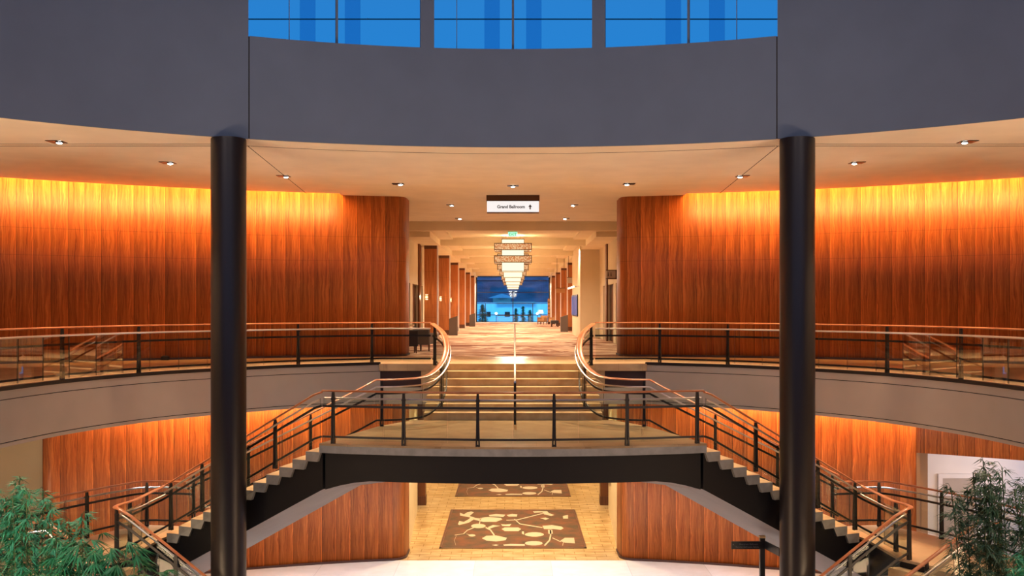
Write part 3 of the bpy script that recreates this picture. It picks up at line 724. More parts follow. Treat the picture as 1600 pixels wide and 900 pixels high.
for x, lab in ((-1.75, 'bright lamp outside left of the window post'), (2.55, 'bright lamp outside right of the window post')):
    o = thing('garden_lamp', lab, 'lamp', (x, 100, ZU-.2)); mb = MB(); mb.tube([(x, 100, ZU-.2), (x, 100, E-.75)], .03, 6); mb.build('pole', 'black', o)
    mb = MB(); mb.lathe((x, 100, E-.75), [(.04, 0), (.13, .04), (.12, .14), (.04, .2)], 12); mb.build('globe', 'lampwarm', o)
o = thing('terrace_railing', 'low railing across the terrace just outside the end window', 'railing', (0, 88.4, ZU-.2))
mb = MB(); mb.bx(-1.45, 1.62, 88.35, 88.43, E-.80, E-.72); mb.build('top_rail', 'handrail', o)
for x in (-1.42, .05, 1.58): mb = MB(); mb.bx(x-.035, x+.035, 88.36, 88.42, ZU-.2, E-.80); mb.build('post', 'palefinish', o)
mb = MB()
for k in range(4): mb.bx(-1.42, 1.58, 88.38, 88.40, E-1.4+k*.15, E-1.385+k*.15)
mb.build('mid_rails', 'palefinish', o)

# ---------------------------------------------------------------- railings
def interp(path, ds=.12):
    L = arclen(path); n = max(2, int(L[-1]/ds)); return [at_len(path, L, L[-1]*i/n)[0] for i in range(n+1)], L[-1]
def up(P, z): return [Vector((p.x, p.y, p.z+z)) for p in P]
def offs(P, d):
    out = []
    for i, p in enumerate(P):
        t = P[min(i+1, len(P)-1)]-P[max(i-1, 0)]; t.z = 0; t.normalize(); out.append(p+Vector((t.y, -t.x, 0))*d)
    return out
ELL = lambda a, b, n=12: [(a*math.cos(2*PI*i/n), b*math.sin(2*PI*i/n)) for i in range(n)]
def railing(root, path, posts, H=1.03, grab=0.10, pane=.62, glass_on=True, smooth_n=0, hand=(.048, .02)):
    """path = floor line; posts = distances along it (metres) ; grab = side offset of the inner steel rail"""
    P = catmull(path, smooth_n) if smooth_n else [Vector(p) for p in path]
    Lc = arclen(P)
    mb = MB(); mb.sweep(up(P, H-.02), ELL(*hand)); mb.build('handrail', 'handrail', root, smooth=True)
    if grab:
        mb = MB(); mb.tube(up(offs(P, grab), H-.17), .019, 8); mb.build('grab_rail', 'steel', root, smooth=True)
    mb = MB(); mb.sweep(up(P, .72), [(-.012, -.022), (.012, -.022), (.012, .022), (-.012, .022)]); mb.build('upper_bar', 'black', root)
    mb = MB(); mb.sweep(up(P, .13), [(-.012, -.02), (.012, -.02), (.012, .02), (-.012, .02)]); mb.build('lower_bar', 'black', root)
    for d in posts:
        p, t = at_len(P, Lc, d); t = Vector((t.x, t.y, 0)).normalized(); nrm = Vector((t.y, -t.x, 0)); mb = MB()
        rot = Matrix((t, nrm, Vector((0, 0, 1)))).transposed()
        for q in (-1, 1):          # twin blades, waisted in the middle
            prof = [(0, .048), (.25, .034), (.55, .026), (.85, .030), (H-.04, .012)]
            for (z0, w0), (z1, w1) in zip(prof, prof[1:]):
                V = []
                for z, wv in ((z0, w0), (z1, w1)):
                    for a, b in ((-.013, -.03), (.013, -.03), (.013, .03), (-.013, .03)):
                        V.append(p+t*(q*wv*.58+a)+nrm*b*(1 if z < .6 else .8)+Vector((0, 0, z)))
                mb.raw(V, [(0, 1, 5, 4), (1, 2, 6, 5), (2, 3, 7, 6), (3, 0, 4, 7), (3, 2, 1, 0), (4, 5, 6, 7)])
        for z in (.02, .72, .86): mb.box(p+Vector((0, 0, z)), (.075, .05, .035), 0, rot)
        mb.box(p+Vector((0, 0, (H-.04)/2+.06)), (.030, .012, H-.18), 0, rot)
        mb.build('post', 'black', root)
    if glass_on:
        n = max(1, round(Lc[-1]/pane)); w_ = Lc[-1]/n
        for i in range(n):
            # short straight pane following the floor line
            a, t = at_len(P, Lc, i*w_+.012); b, _ = at_len(P, Lc, (i+1)*w_-.012); d = (b-a); f = Vector((d.x, d.y, 0))
            if f.length < .05: continue
            f.normalize(); nr = Vector((f.y, -f.x, 0))*.006; o_ = Vector((f.y, -f.x, 0))*.03*(1 if grab > 0 else -1)
            a = a+o_; b = b+o_; mb = MB()
            V = [a-nr+Vector((0, 0, .06)), b-nr+Vector((0, 0, .06)), b-nr+Vector((0, 0, .87)), a-nr+Vector((0, 0, .87)),
                 a+nr+Vector((0, 0, .06)), b+nr+Vector((0, 0, .06)), b+nr+Vector((0, 0, .87)), a+nr+Vector((0, 0, .87))]
            mb.raw(V, [(0, 1, 2, 3), (5, 4, 7, 6)], 0); mb.raw(V, [(1, 5, 6, 2), (4, 0, 3, 7), (3, 2, 6, 7), (0, 4, 5, 1)], 1)
            mb.build('glass_panel', ['glass', 'glassedge'], root)
    return P, Lc
def len_at_px(P, L, px):        # distance along path where it stands at an image column
    best = None
    for i in range(400):
        s_ = L[-1]*i/399; p, _ = at_len(P, L, s_); d = abs(CX+1500*p.x/p.y-px)
        if best is None or d < best[0]: best = (d, s_)
    return best[1]
for s, side in ((-1, 'left'), (1, 'right')):
    root = thing('balcony_railing', 'curved glass and steel railing with wood handrail along the %s balcony edge' % side, 'railing', (s*6.25, 22.75, ZU))
    path = [(s*a, b+.03, ZU) for a, b in [(2.10, 24.55), (3.42, 24.62)]+EC[1:]]
    P = [Vector((s*a, b+.03, ZU)) for a, b in ([(2.10, 24.55), (2.7, 24.57)]+ECs)]; L = arclen(P)
    pxs = [(581, 466, 350, 216, 98), (1032, 1136, 1250, 1386, 1502)][0 if s < 0 else 1]
    ps = [len_at_px(P, L, p) for p in pxs]+[L[-1]-1.6]
    railing(root, P, ps, 1.07, grab=.10*s, pane=.72, hand=(.034, .017))

# ---------------------------------------------------------------- central flight, landing, side flights
def half_w(k): return 2.07
root = thing('stair_flight', 'wide central stone flight of seven steps up to the corridor', 'stairs', (0, 22.25, ZL))
ys = [24.5-.375*k for k in range(7)]
for k in range(1, 7):
    z = ZU-.167*k; mb = MB(); mb.bx(-2.07, 2.07, ys[k], ys[k-1]+.02, z-.165, z)
    mb.bx(-2.075, 2.075, ys[k]-.012, ys[k]+.03, z-.03, z+.001)
    mb.build('step', 'stairstone', root)
mb = MB(); mb.bx(-2.07, 2.07, 24.5-.01, 24.55, ZU-.167, ZU+.002); mb.build('step', 'stairstone', root)
mb = MB()
for q in range(1): mb.prism([(0, 0), (0, 0), (0, 0)], 0, 0) if False else None
V = [(-2.0, ys[6]+.02, ZL-.45), (2.0, ys[6]+.02, ZL-.45), (2.0, 24.52, ZU-.60), (-2.0, 24.52, ZU-.60), (-2.0, ys[6]+.02, ZL-.05), (2.0, ys[6]+.02, ZL-.05), (2.0, 24.52, ZU-.19), (-2.0, 24.52, ZU-.19)]
mb.raw(V, [(0, 3, 2, 1), (4, 5, 6, 7), (0, 1, 5, 4), (1, 2, 6, 5), (2, 3, 7, 6), (3, 0, 4, 7)]); mb.build('soffit', 'soffit', root)

def front_arc(n=24, off=0):
    r = 14.36; a = math.asin(3.72/r); return [(r*math.sin(-a+2*a*i/n), 32.29-(r+off)*math.cos(-a+2*a*i/n)) for i in range(n+1)]
FA = front_arc(); 
BK = [(2.95, 21.1), (2.3, 22.27), (-2.3, 22.27), (-2.95, 21.1)]
root = thing('stair_landing', 'wide stone landing with black curved front between the side flights', 'landing', (0, 19, ZL))
mb = MB(); mb.prism(FA+BK, ZL-.04, ZL); mb.build('floor_slab', 'landing', root)
mb = MB(); mb.prism(FA+BK, ZL-.18, ZL-.04); mb.build('slab_edge', 'edgestone', root)
Z0B = E-3.31
FB = [(x*.97, y+.04) for x, y in FA]
mb = MB()
n = len(FB); fb2 = [(p[0], p[1], (Z0B if abs(p[0]) < 2.7 else Z0B-.23*((abs(p[0])-2.7)/1.0)**1.6)) for p in FB]
bk2 = [(2.85, 21.0, E-3.66), (2.2, 22.1, E-3.45), (-2.2, 22.1, E-3.45), (-2.85, 21.0, E-3.66)]
top = [(p[0], p[1], ZL-.18) for p in fb2+bk2]; bot = fb2+bk2; nn = len(top)
for i in range(nn):
    j = (i+1) % nn; mb.face([bot[i], bot[j], top[j], top[i]], 0)
mb.build('curved_beam', 'stringer', root, smooth=True)
mb = MB(); c = (0, 20.3, E-3.35)
for i in range(nn):
    j = (i+1) % nn; mb.face([bot[j], bot[i], c], 0)
mb.build('soffit', 'soffit', root)

def fr(t): return Vector((3.72+.28*t, 18.42+.1008*t, 0))
def bk(t): return Vector((2.95+.3333*t, 21.1-.0167*t, 0))
def fbot(t): return E-(3.54+.16*t if t < 2 else 3.86+(t-2)*.1615)
def bbot(t): return E-(3.68+.185*t)
for s, side in ((-1, 'left'), (1, 'right')):
    root = thing('stair_flight', 'stone side flight descending from the landing to the %s behind the dark column' % side, 'stairs', (s*5.4, 19.6, ZM), )
    S = lambda v, z: (s*v.x, v.y, z)
    for k in range(1, 13):
        z = ZL-.167*k; a, b = fr(k-1.12), fr(k); c, d = bk(k), bk(k-1.12); mb = MB()
        V = [S(a+Vector((.07, 0, 0)), z-.185), S(b+Vector((.0, 0, 0)), z-.185), S(c, z-.185), S(d, z-.185), S(a, z), S(b, z), S(c, z), S(d, z)]
        F = [(0, 3, 2, 1), (4, 5, 6, 7), (0, 1, 5, 4), (1, 2, 6, 5), (2, 3, 7, 6), (3, 0, 4, 7)]
        mb.raw(V, F if s > 0 else [f[::-1] for f in F]); mb.m = [1, 0, 1, 1, 1, 1]; mb.build('step', ['stairstone', 'stepside_shade'], root)
    ts = [-.2+12.9*i/26 for i in range(27)]
    ffo = Vector((0, .07, 0)); bfo = Vector((0, -.07, 0))
    mb = MB()
    for t0, t1 in zip(ts, ts[1:]):
        A, B, C, D = fr(t0)+ffo, fr(t1)+ffo, bk(t1)+bfo, bk(t0)+bfo
        tz = lambda t: ZL-.17-.167*(max(t, 0))
        mb.face([S(A, fbot(t0)), S(B, fbot(t1)), S(B, tz(t1)), S(A, tz(t0))]); mb.face([S(D, bbot(t0)), S(C, bbot(t1)), S(C, tz(t1)), S(D, tz(t0))])
    for t in (ts[0], ts[-1]):
        A, D = fr(t)+ffo, bk(t)+bfo; mb.face([S(A, fbot(t)), S(D, bbot(t)), S(D, ZL-.17-.167*max(t, 0)), S(A, ZL-.17-.167*max(t, 0))])
    mb.build('stringer', 'stringer', root)
    mb = MB()
    for t0, t1 in zip(ts, ts[1:]):
        A, B, C, D = fr(t0)+ffo, fr(t1)+ffo, bk(t1)+bfo, bk(t0)+bfo
        mb.face([S(A, fbot(t0)), S(D, bbot(t0)), S(C, bbot(t1)), S(B, fbot(t1))])
    mb.build('soffit', 'soffit', root, smooth=True)
    # lower landing
    OUT = [(7.0, 20.95), (8.0, 21.1), (8.5, 20.65), (8.9, 19.95), (9.3, 19.2), (9.58, 18.4), (9.8, 17.5), (9.9, 16.5)]
    INN = [(8.3, 16.9), (7.83, 17.62), (7.36, 18.3), (7.30, 19.75)]
    poly = [(s*a, b) for a, b in OUT+[(9.0, 16.5)]+INN]
    root = thing('stair_landing', 'curved lower landing at the foot of the %s side flight' % side, 'landing', (s*8.4, 18.8, ZM))
    mb = MB(); mb.prism(poly, ZM-.05, ZM); mb.build('floor_slab', 'balcony', root)
    mb = MB(); mb.prism([(s*8.4+(p[0]-s*8.4)*.985, 18.8+(p[1]-18.8)*.985) for p in poly], ZM-.75, ZM-.05); mb.build('beam', 'stringer', root)
    mb = MB(); mb.lathe((s*8.5, 19.0, 0), [(.22, 0), (.22, ZM-.75)], 20); mb.build('post', 'black', root, smooth=True)
    # lower flight, doubling back below the upper one
    root = thing('stair_flight', 'lower stone flight doubling back from the %s lower landing to the ground floor' % side, 'stairs', (s*5.5, 17.2, 0))
    inn = lambda k: Vector((7.36-.215*k, 18.3-.02*k, 0)); out = lambda k: Vector((8.3-.28*k, 16.9-.09*k, 0))
    for k in range(1, 16):
        z = ZM-.1646*k; a, b, c, d = inn(k), inn(k-1.08), out(k-1.08), out(k); mb = MB()
        V = [S(v, z-.18) for v in (a, b, c, d)]+[S(v, z) for v in (a, b, c, d)]; F = [(0, 3, 2, 1), (4, 5, 6, 7), (0, 1, 5, 4), (1, 2, 6, 5), (2, 3, 7, 6), (3, 0, 4, 7)]
        mb.raw(V, F if s < 0 else [f[::-1] for f in F]); mb.build('step', 'stairstone', root)
    mb = MB(); zz = lambda k: max(ZM-.18-.1646*k, .0); zb = lambda k: max(ZM-.62-.1646*k, 0.0)
    for k in range(0, 15):
        a, b, c, d = inn(k), inn(k+1), out(k+1), out(k)
        mb.face([S(a, zb(k)), S(b, zb(k+1)), S(b, zz(k+1)), S(a, zz(k))]); mb.face([S(d, zb(k)), S(c, zb(k+1)), S(c, zz(k+1)), S(d, zz(k))]); mb.face([S(a, zb(k)), S(b, zb(k+1)), S(c, zb(k+1)), S(d, zb(k))])
    mb.build('stringer', 'stringer', root)

# landing front railing
P = [Vector((x*.985, y+.05, ZL)) for x, y in FA]; L = arclen(P)
root = thing('landing_railing', 'glass and black steel railing curving across the front of the landing', 'railing', (0, 18, ZL))
railing(root, P, [len_at_px(P, L, p) for p in (520, 630, 746, 865, 980, 1090)], 1.03, grab=-.10, pane=1.25)
for s, side in ((-1, 'left'), (1, 'right')):
    # front rail of the side flight with its turn and the inner rail of the lower flight
    root = thing('stair_railing', 'railing on the near side of the %s flight, curling round into the lower flight' % side, 'railing', (s*5.4, 18.9, ZM))
    up1 = [Vector((s*(3.68), 18.46, ZL))]+[Vector((s*(fr(t).x+.02), fr(t).y+.06, ZL-.167*t)) for t in (0.3, 2, 4, 6, 8, 10, 12)]
    curl = catmull([(s*7.13, 19.68, ZL-.167*12.1), (s*7.33, 19.3, ZM+.06), (s*7.47, 18.9, ZM), (s*7.58, 18.5, ZM), (s*7.56, 18.25, ZM), (s*7.42, 18.14, ZM-.02), (s*7.2, 18.10, ZM-.14)], 5)
    low = [Vector((s*(7.2-.215*k), 18.10-.016*k, ZM-.14-.1646*k)) for k in range(1, 14)]
    PP = up1+curl[1:]+low; Lq = arclen(PP)
    posts = [len_at_px(PP[:8], arclen(PP[:8]), p) for p in ((430, 316) if s < 0 else (1181, 1278))]
    La = arclen(PP[:8])[-1]; posts = [p for p in posts]+[La-.12, La+1.0, La+1.65, La+3.1, La+4.5]
    railing(root, PP, posts, 1.0, grab=.09*s, pane=.95)
    # curved balustrade from the corridor edge down the central flight, across and down the back of the side flight
    c1 = catmull([(s*2.05, 24.55, ZU), (s*1.74, 23.95, ZU-.22), (s*1.60, 23.2, ZU-.56), (s*1.68, 22.5, ZU-.90), (s*1.95, 21.75, ZL+.04), (s*2.45, 21.25, ZL), (s*3.0, 21.08, ZL)], 6)
    down = [Vector((s*(bk(t).x+.02), bk(t).y-.05, ZL-.167*t)) for t in (1, 3, 5, 7, 9, 11, 12.3)]
    root = thing('stair_railing', 'railing curving beside the central flight then down the far side of the %s flight' % side, 'railing', (s*2.9, 21.1, ZL))
    PP = c1+down; Lq = arclen(PP); Lc1 = arclen(c1)[-1]
    railing(root, PP, [.12, 2.35, Lc1-.12, Lc1+1.6, Lc1+3.1, Lq[-1]-.15], 1.04, grab=.09*s, pane=1.15, hand=(.075, .022))
    # outer rail of the lower landing
    op = catmull([(s*6.98, 20.88, ZM), (s*8.0, 20.98, ZM), (s*8.42, 20.55, ZM), (s*8.8, 19.9, ZM), (s*9.2, 19.1, ZM), (s*9.48, 18.35, ZM), (s*9.7, 17.5, ZM), (s*9.78, 16.6, ZM)], 5)
    root = thing('landing_railing', 'railing curving round the outer edge of the %s lower landing' % side, 'railing', (s*9.2, 19, ZM))
    Lo = arclen(op); railing(root, op, [len_at_px(op[5:], arclen(op[5:]), p)+Lo[5] for p in ((236, 136, 40) if s < 0 else (1367, 1471, 1563))], 1.0, grab=-.09*s, pane=.95)
    # outer rail of the lower flight
    lp = [Vector((s*8.5, 16.78, ZM)), Vector((s*8.22, 16.93, ZM))]+[Vector((s*(8.22-.29*k), 16.93-.095*k, ZM-.1646*k)) for k in range(1, 14)]
    root = thing('stair_railing', 'railing on the outer side of the lower flight at the %s of the photo' % side, 'railing', (s*6.5, 16.5, 0))
    railing(root, lp, [.15, 1.6, 3.2], 1.03, grab=-.09*s, pane=.95)
# centre handrail
root = thing('centre_handrail', 'slim polished handrail running up the middle of the central flight', 'handrail', (.05, 22, ZL))
path = [(.045, 21.35, ZL+.95), (.045, 22.1, ZL+.95), (.045, 24.5, ZU+.93), (.045, 27.6, ZU+.93)]
mb = MB(); mb.tube(catmull(path, 6), .024, 8); mb.build('rail', 'steel', root, smooth=True)
for y, zb in ((21.40, ZL), (23.4, ZU-.50), (25.0, ZU), (27.5, ZU)):
    zt = ZL+.95 if y < 22 else (ZU+.93 if y > 24.5 else ZL+.95+(y-22.1)/2.4*(ZU-ZL-.02))
    mb = MB(); mb.tube([(.045, y, zb), (.045, y, zt)], .028 if y < 22 else .016, 8); mb.build('post', 'black' if y < 22 else 'steel', root)

# ---------------------------------------------------------------- columns
for s, side in ((-1, 'left'), (1, 'right')):
    mb = MB(); mb.lathe((s*5.49+.0, 18.54, 0), [(.333, 0), (.333, ZC-.02), (.325, ZC)], 64)
    o = mb.build('round_column', 'column', smooth=True); tag(o, 'tall dark round column rising through the atrium on the %s' % side, 'column')

# ---------------------------------------------------------------- adjustable down lights in the ceiling
dl = [(801.5, 290, 'in front of the hanging sign'), (622, 287, 'left of the hanging sign, near the wall end'), (983, 287, 'right of the hanging sign, near the wall end'), (443, 275, 'between the left column and the corridor mouth'), (1160, 275, 'between the right column and the corridor mouth'),
      (262, 254, 'just left of the left column'), (1339, 254, 'just right of the right column'), (88, 221, 'at the far left of the photo'), (1512, 221, 'at the far right of the photo'),
      (703, 320, 'left of the hanging sign, the nearer of two'), (898, 320, 'right of the hanging sign, the nearer of two'), (716, 341, 'below left of the sign, by the dropped beam'), (885, 341, 'below right of the sign, by the dropped beam')]
for i, (px, py, w_) in enumerate(dl):
    u = 3.25/(480-py); x, y = (px-CX)*u, 1500*u
    o = thing('ceiling_downlight', 'small black adjustable downlight in the ceiling, '+w_, 'downlight', (x, y, ZC), 'recessed downlights in the upper ceiling')
    a = .30 if i < 9 else .22
    mb = MB(); mb.box((x, y, ZC-.006), (a, a, .012)); mb.build('trim_plate', 'chrome', o)
    sgn = (1 if x < -.5 else (-1 if x > .5 else 0))
    mb = MB(); mb.lathe((x+sgn*.06, y, ZC-.032), [(.06, 0), (.075, .012), (.075, .022)], 16); hd = mb.build('lamp_head', 'chrome', o, smooth=True)
    mb = MB(); mb.lathe((x+sgn*.06, y, ZC-.046), [(.035, 0), (.056, .015)], 16); mb.build('bulb', 'lampglow', hd, smooth=True)
    if 1 <= i < 9:
        spot((x+sgn*.05, y-.02, ZC-.12), (x*.80, y-1.0, ZU-.5), 800, 80, .8, (1.0, .74, .46), .06)
    elif i == 0:
        spot((x, y, ZC-.12), (0, 23.2, ZL), 800, 80, .8, (1.0, .74, .46), .06)
    else:
        spot((x, y, ZC-.12), (x*.7, y+.6, ZU), 300, 100, .8, WARM3, .06)

# added unseen area fills low at the hall sides, brightening the ceiling
for s in (-1, 1): area((s*9.8, 9.5, .5), (s*10.5, 22, ZC), 700, 5, 3.2, (1.0, .66, .40))
# added area lamp brightening the garden beyond the end window with dusk blue
area((0, 90, E+16), (0, 112, E-2), 4200, 12, 6, (.10, .55, 1.0))
# lamps in the roof of the drum
for x, y, tx, ty, pw in ((-5, 12, -2, 20, 480), (5, 12, 2, 20, 480), (-8, 8, -8, 20, 480), (8, 8, 8, 20, 480), (0, 9, 0, 24, 380)):
    spot((x, y, DZ1-.1), (tx, ty, ZM), pw, 70, .9, (1.0, .82, .68), .25)

# ---------------------------------------------------------------- signs
o = thing('hanging_sign', 'white lit sign box reading Grand Ballroom hung from the ceiling', 'sign', (0, 28.0, E+2.74))
yS = 28.0
mb = MB(); mb.bx(-.77, .77, yS-.16, yS+.16, E+3.08, ZC); mb.build('mounting_plate', 'bronze', o)
mb = MB(); mb.bx(-.755, .755, yS-.10, yS+.10, E+2.765, E+3.08); mb.build('sign_box', 'signface', o)
mb = MB(); mb.bx(-.755, .755, yS-.11, yS+.11, E+2.74, E+2.765); mb.build('bottom_strip', 'bronze', o)
rot = Matrix.Rotation(PI/2, 3, 'X')
text_mesh('lettering', 'Grand Ballroom', .124, (-.056, yS-.103, E+2.915), rot, 'signtext', o, bold=.004)
mb = MB(); xa = .50; zc_ = E+2.915
mb.prism([(xa-.055, 0), (xa, .07), (xa+.055, 0)], 0, .004); mb.v = [(x, yS-.103-z, zc_+y) for x, y, z in mb.v]
b2 = MB(); b2.bx(xa-.018, xa+.018, yS-.107, yS-.103, zc_-.07, zc_); n0 = len(mb.v); mb.v += b2.v; mb.f += [tuple(i+n0 for i in f) for f in b2.f]; mb.m += b2.m; mb.uv += b2.uv
mb.build('arrow', 'signtext', o)
o = thing('exit_sign', 'green lit EXIT sign hanging below the dropped beam', 'sign', (0, 37.1, E+2.7))
mb = MB(); mb.bx(-.19, .17, 37.0, 37.06, E+2.72, E+2.95); mb.build('sign_face', 'exit', o)
mb = MB(); mb.bx(-.19, .17, 36.99, 37.07, E+2.89, E+2.96); mb.build('housing', 'exitdark', o)
text_mesh('lettering', 'EXIT', .15, (-.01, 36.995, E+2.80), rot, 'exitdark', o, bold=.004)
# restroom sign on the right wall
o = thing('restroom_sign', 'small projecting restroom sign with figures on the right corridor wall', 'sign', (3.75, 38.2, E+1.1))
mb = MB(); mb.bx(3.62, 4.05, 37.2, 37.25, E+1.12, E+1.42); mb.build('sign_face', 'fascia', o)
mb = MB(); mb.bx(3.60, 4.05, 37.18, 37.27, E+1.42, E+1.45); mb.bx(3.60, 4.05, 37.18, 37.27, E+1.09, E+1.12); mb.bx(3.98, 4.02, 37.18, 37.27, E+1.12, E+1.42); mb.build('frame', 'bronze', o)
for xx in (3.69, 3.80):
    mb = MB(); mb.box((xx, 37.19, E+1.26), (.045, .01, .12), 0, None, .5); mb.lathe((xx, 37.19, E+1.34), [(.001, -.018), (.018, 0), (.001, .018)], 8); mb.build('pictogram', 'signtext', o)
for (xa, xb, y, z0, z1, lab, m_) in ((2.55, 3.1, 57, E+.85, E+1.12, 'wide hanging sign board between the right corridor piers', 'tan'), (2.95, 3.35, 52, E+1.3, E+1.6, 'small square hanging sign near the right corridor piers', 'fascia')):
    o = thing('corridor_sign', lab, 'sign', ((xa+xb)/2, y, z0)); mb = MB(); mb.bx(xa, xb, y, y+.05, z0, z1); mb.build('board', m_, o)
    mb = MB(); mb.bx(xa-.02, xb+.02, y-.01, y+.06, z1, z1+.03); mb.bx(xa+.05, xa+.07, y, y+.04, z1, E+2.9); mb.bx(xb-.07, xb-.05, y, y+.04, z1, E+2.9); mb.build('frame', 'bronze', o)
o = thing('information_screens', 'row of tall blue display screens on the side of the beige corner block', 'screen', (3.1, 47.5, E-.5))
for k in range(3):
    y = 46.4+k*1.5; mb = MB(); mb.bx(3.09, 3.15, y, y+1.2, E-.45, E+.62); fm = mb.build('screen_frame', 'signblack', o)
    mb = MB(); mb.bx(3.08, 3.092, y+.06, y+1.14, E-.38, E+.55); mb.build('display', 'screen', fm)
for k in range(4):
    y = 45.6+k*1.4; o = thing('picture_light', 'tiny spotlight above the blue screens, ' + ['nearest', 'second from the front', 'third from the front', 'farthest'][k], 'spotlight', (3.0, y, E+.95), 'spotlights over the screens')
    mb = MB(); mb.tube([(3.15, y, E+1.0), (2.9, y, E+1.0)], .012, 6); mb.build('arm', 'black', o)
    mb = MB(); mb.lathe((2.88, y, E+.93), [(.05, 0), (.03, .09)], 10); mb.build('bulb', 'sconceglow', o)

# directional sign post on the ground floor
yP = 20.0; o = thing('directional_sign_post', 'black post with two black direction boards on the ground floor, lower right', 'sign', (5.19, yP, 0))
mb = MB(); mb.bx(5.14, 5.24, yP-.05, yP+.05, 0, E-4.80); mb.build('post', 'signblack', o)
mb = MB(); mb.bx(5.13, 5.25, yP-.06, yP+.06, E-4.80, E-4.76); mb.build('cap', 'stairstone', o)
mb = MB(); mb.bx(4.53, 5.16, yP-.09, yP-.06, E-5.02, E-4.86); bd = mb.build('board', 'signblack', o)
text_mesh('lettering', 'Evergreen Ballroom', .048, (4.89, yP-.092, E-4.915), rot, 'signgrey', bd)
text_mesh('lettering', 'Summit Ballroom, Salons', .048, (4.86, yP-.092, E-4.972), rot, 'signgrey', bd)
text_mesh('lettering', '^', .07, (4.57, yP-.092, E-4.935), rot, 'signgrey', bd)
mb = MB(); rz = Matrix.Rotation(R(-78), 3, 'Z'); mb.box(Vector((5.235, yP+.0, E-4.94))+rz @ Vector((.36, 0, 0)), (.62, .03, .16), 0, rz); mb.build('board', 'signblack', o)

# ---------------------------------------------------------------- furniture on the upper floor
def armchair(x, y, rz, label, fab='fabric', z=ZU, sc=1.0, w_=.66):
    o = bpy.data.objects.new('armchair', None); COL.objects.link(o); o.location = (x, y, z); o.rotation_euler = (0, 0, rz); o['label'] = label; o['category'] = 'armchair'
    def put(mb, nm, mt, **k):
        q = mb.build(nm, mt, None, **k); q.parent = o; return q
    mb = MB(); mb.bx(-w_/2+.07, w_/2-.07, -.28, .26, .24, .42); put(mb, 'seat', fab, bevel=.03)
    mb = MB(); mb.box((0, -.31, .48), (w_, .10, .52), 0, Matrix.Rotation(R(6), 3, 'X')); put(mb, 'backrest', fab, bevel=.03)
    for q in (-1, 1): mb = MB(); mb.bx(min(q*w_/2, q*(w_/2-.08)), max(q*w_/2, q*(w_/2-.08)), -.30, .28, .24, .60); put(mb, 'armrest', fab, bevel=.02)
    for a in (-1, 1):
        for b in (-1, 1): mb = MB(); mb.box((a*(w_/2-.05), b*.25, .12), (.055, .055, .24), 0, Matrix.Rotation(PI, 3, 'X'), .6); put(mb, 'leg', 'darkwood')
    return o
armchair(-3.30, 30.2, R(12), 'dark armchair with its back to the stairs, nearest the left wood wall end', w_=.56)
armchair(-2.90, 31.6, R(-14), 'dark grey armchair facing away, right of the other near the left wall end', 'greyfab', w_=.56)
o = thing('side_table', 'small pale side table behind the near left armchair', 'table', (-3.4, 31.2, ZU)); mb = MB(); mb.bx(-3.72, -3.3, 31.75, 32.2, ZU+.82, ZU+.87); mb.build('table_top', 'stairstone', o); mb = MB(); mb.bx(-3.56, -3.46, 31.9, 32.05, ZU, ZU+.82); mb.build('leg', 'darkwood', o)
armchair(2.45, 80.5, R(150), 'tan armchair left of the table lamp by the end window', 'tan')
armchair(3.35, 79.5, R(110), 'tan armchair right of the table lamp by the end window', 'tan', w_=.9)
o = thing('table_lamp', 'white shaded lamp on a small dark table by the end window', 'lamp', (2.45, 84, ZU))
mb = MB(); mb.lathe((2.45, 84, ZU), [(.2, 0), (.03, .04), (.03, .85), (.02, .95)], 12); mb.build('stand', 'black', o); mb = MB(); mb.lathe((2.45, 84, ZU+.92), [(.20, 0), (.13, .26)], 16); mb.build('lamp_shade', 'lampwarm', o, smooth=True)
for (x, y, lab) in ((-3.05, 49.2, 'dark litter bin beside the second left corridor pier'), (-3.05, 72.0, 'dark litter bin near the far end of the left corridor piers'), (3.0, 56.3, 'dark sloping litter bin beside the right corridor piers')):
    o = thing('litter_bin', lab, 'bin', (x, y, ZU)); mb = MB(); mb.bx(x-.21, x+.21, y-.25, y+.25, ZU, ZU+.82); mb.build('body', 'stonegrey', o)
    mb = MB(); mb.prism([(x-.21, y-.25), (x+.21, y-.25), (x+.21, y+.25), (x-.21, y+.25)], ZU+.82, lambda p: ZU+.86+(.14 if p[0] > x else 0)); mb.build('lid', 'stonegrey', o)
o = thing('book_display', 'narrow red display stand at the right of the end window', 'stand', (3.1, 83, ZU)); mb = MB(); mb.bx(3.0, 3.22, 82.9, 83.1, ZU, E+.75); mb.build('frame', 'darkwood', o)
for k in range(5): mb = MB(); mb.bx(2.99, 3.23, 82.88, 82.9, ZU+.6+.33*k, ZU+.85+.33*k); mb.build('panel', 'tan', o)
o = thing('bench', 'low dark upholstered bench against the far right pier', 'bench', (3.1, 70.5, ZU)); mb = MB(); mb.bx(2.8, 3.35, 70, 71.4, ZU+.25, ZU+.48); mb.build('seat', 'fabric', o, bevel=.03)
for a in (2.85, 3.3):
    for b in (70.1, 71.3): mb = MB(); mb.bx(a-.03, a+.03, b-.03, b+.03, ZU, ZU+.25); mb.build('leg', 'darkwood', o)
o = thing('wall_socket', 'small dark floor box by the foot of the left wood wall', 'box', (-9.5, 26.1, ZU)); 
xq = -9.5; yq = 5.3+math.sqrt(RW**2-xq**2)-.13; o.location = (xq, yq, ZU); mb = MB(); mb.bx(xq-.1, xq+.1, yq-.05, yq+.05, ZU, ZU+.10); mb.build('body', 'black', o)
mb = MB(); mb.bx(xq-.07, xq+.07, yq-.04, yq+.04, ZU+.10, ZU+.12); mb.build('lid', 'stonegrey', o)

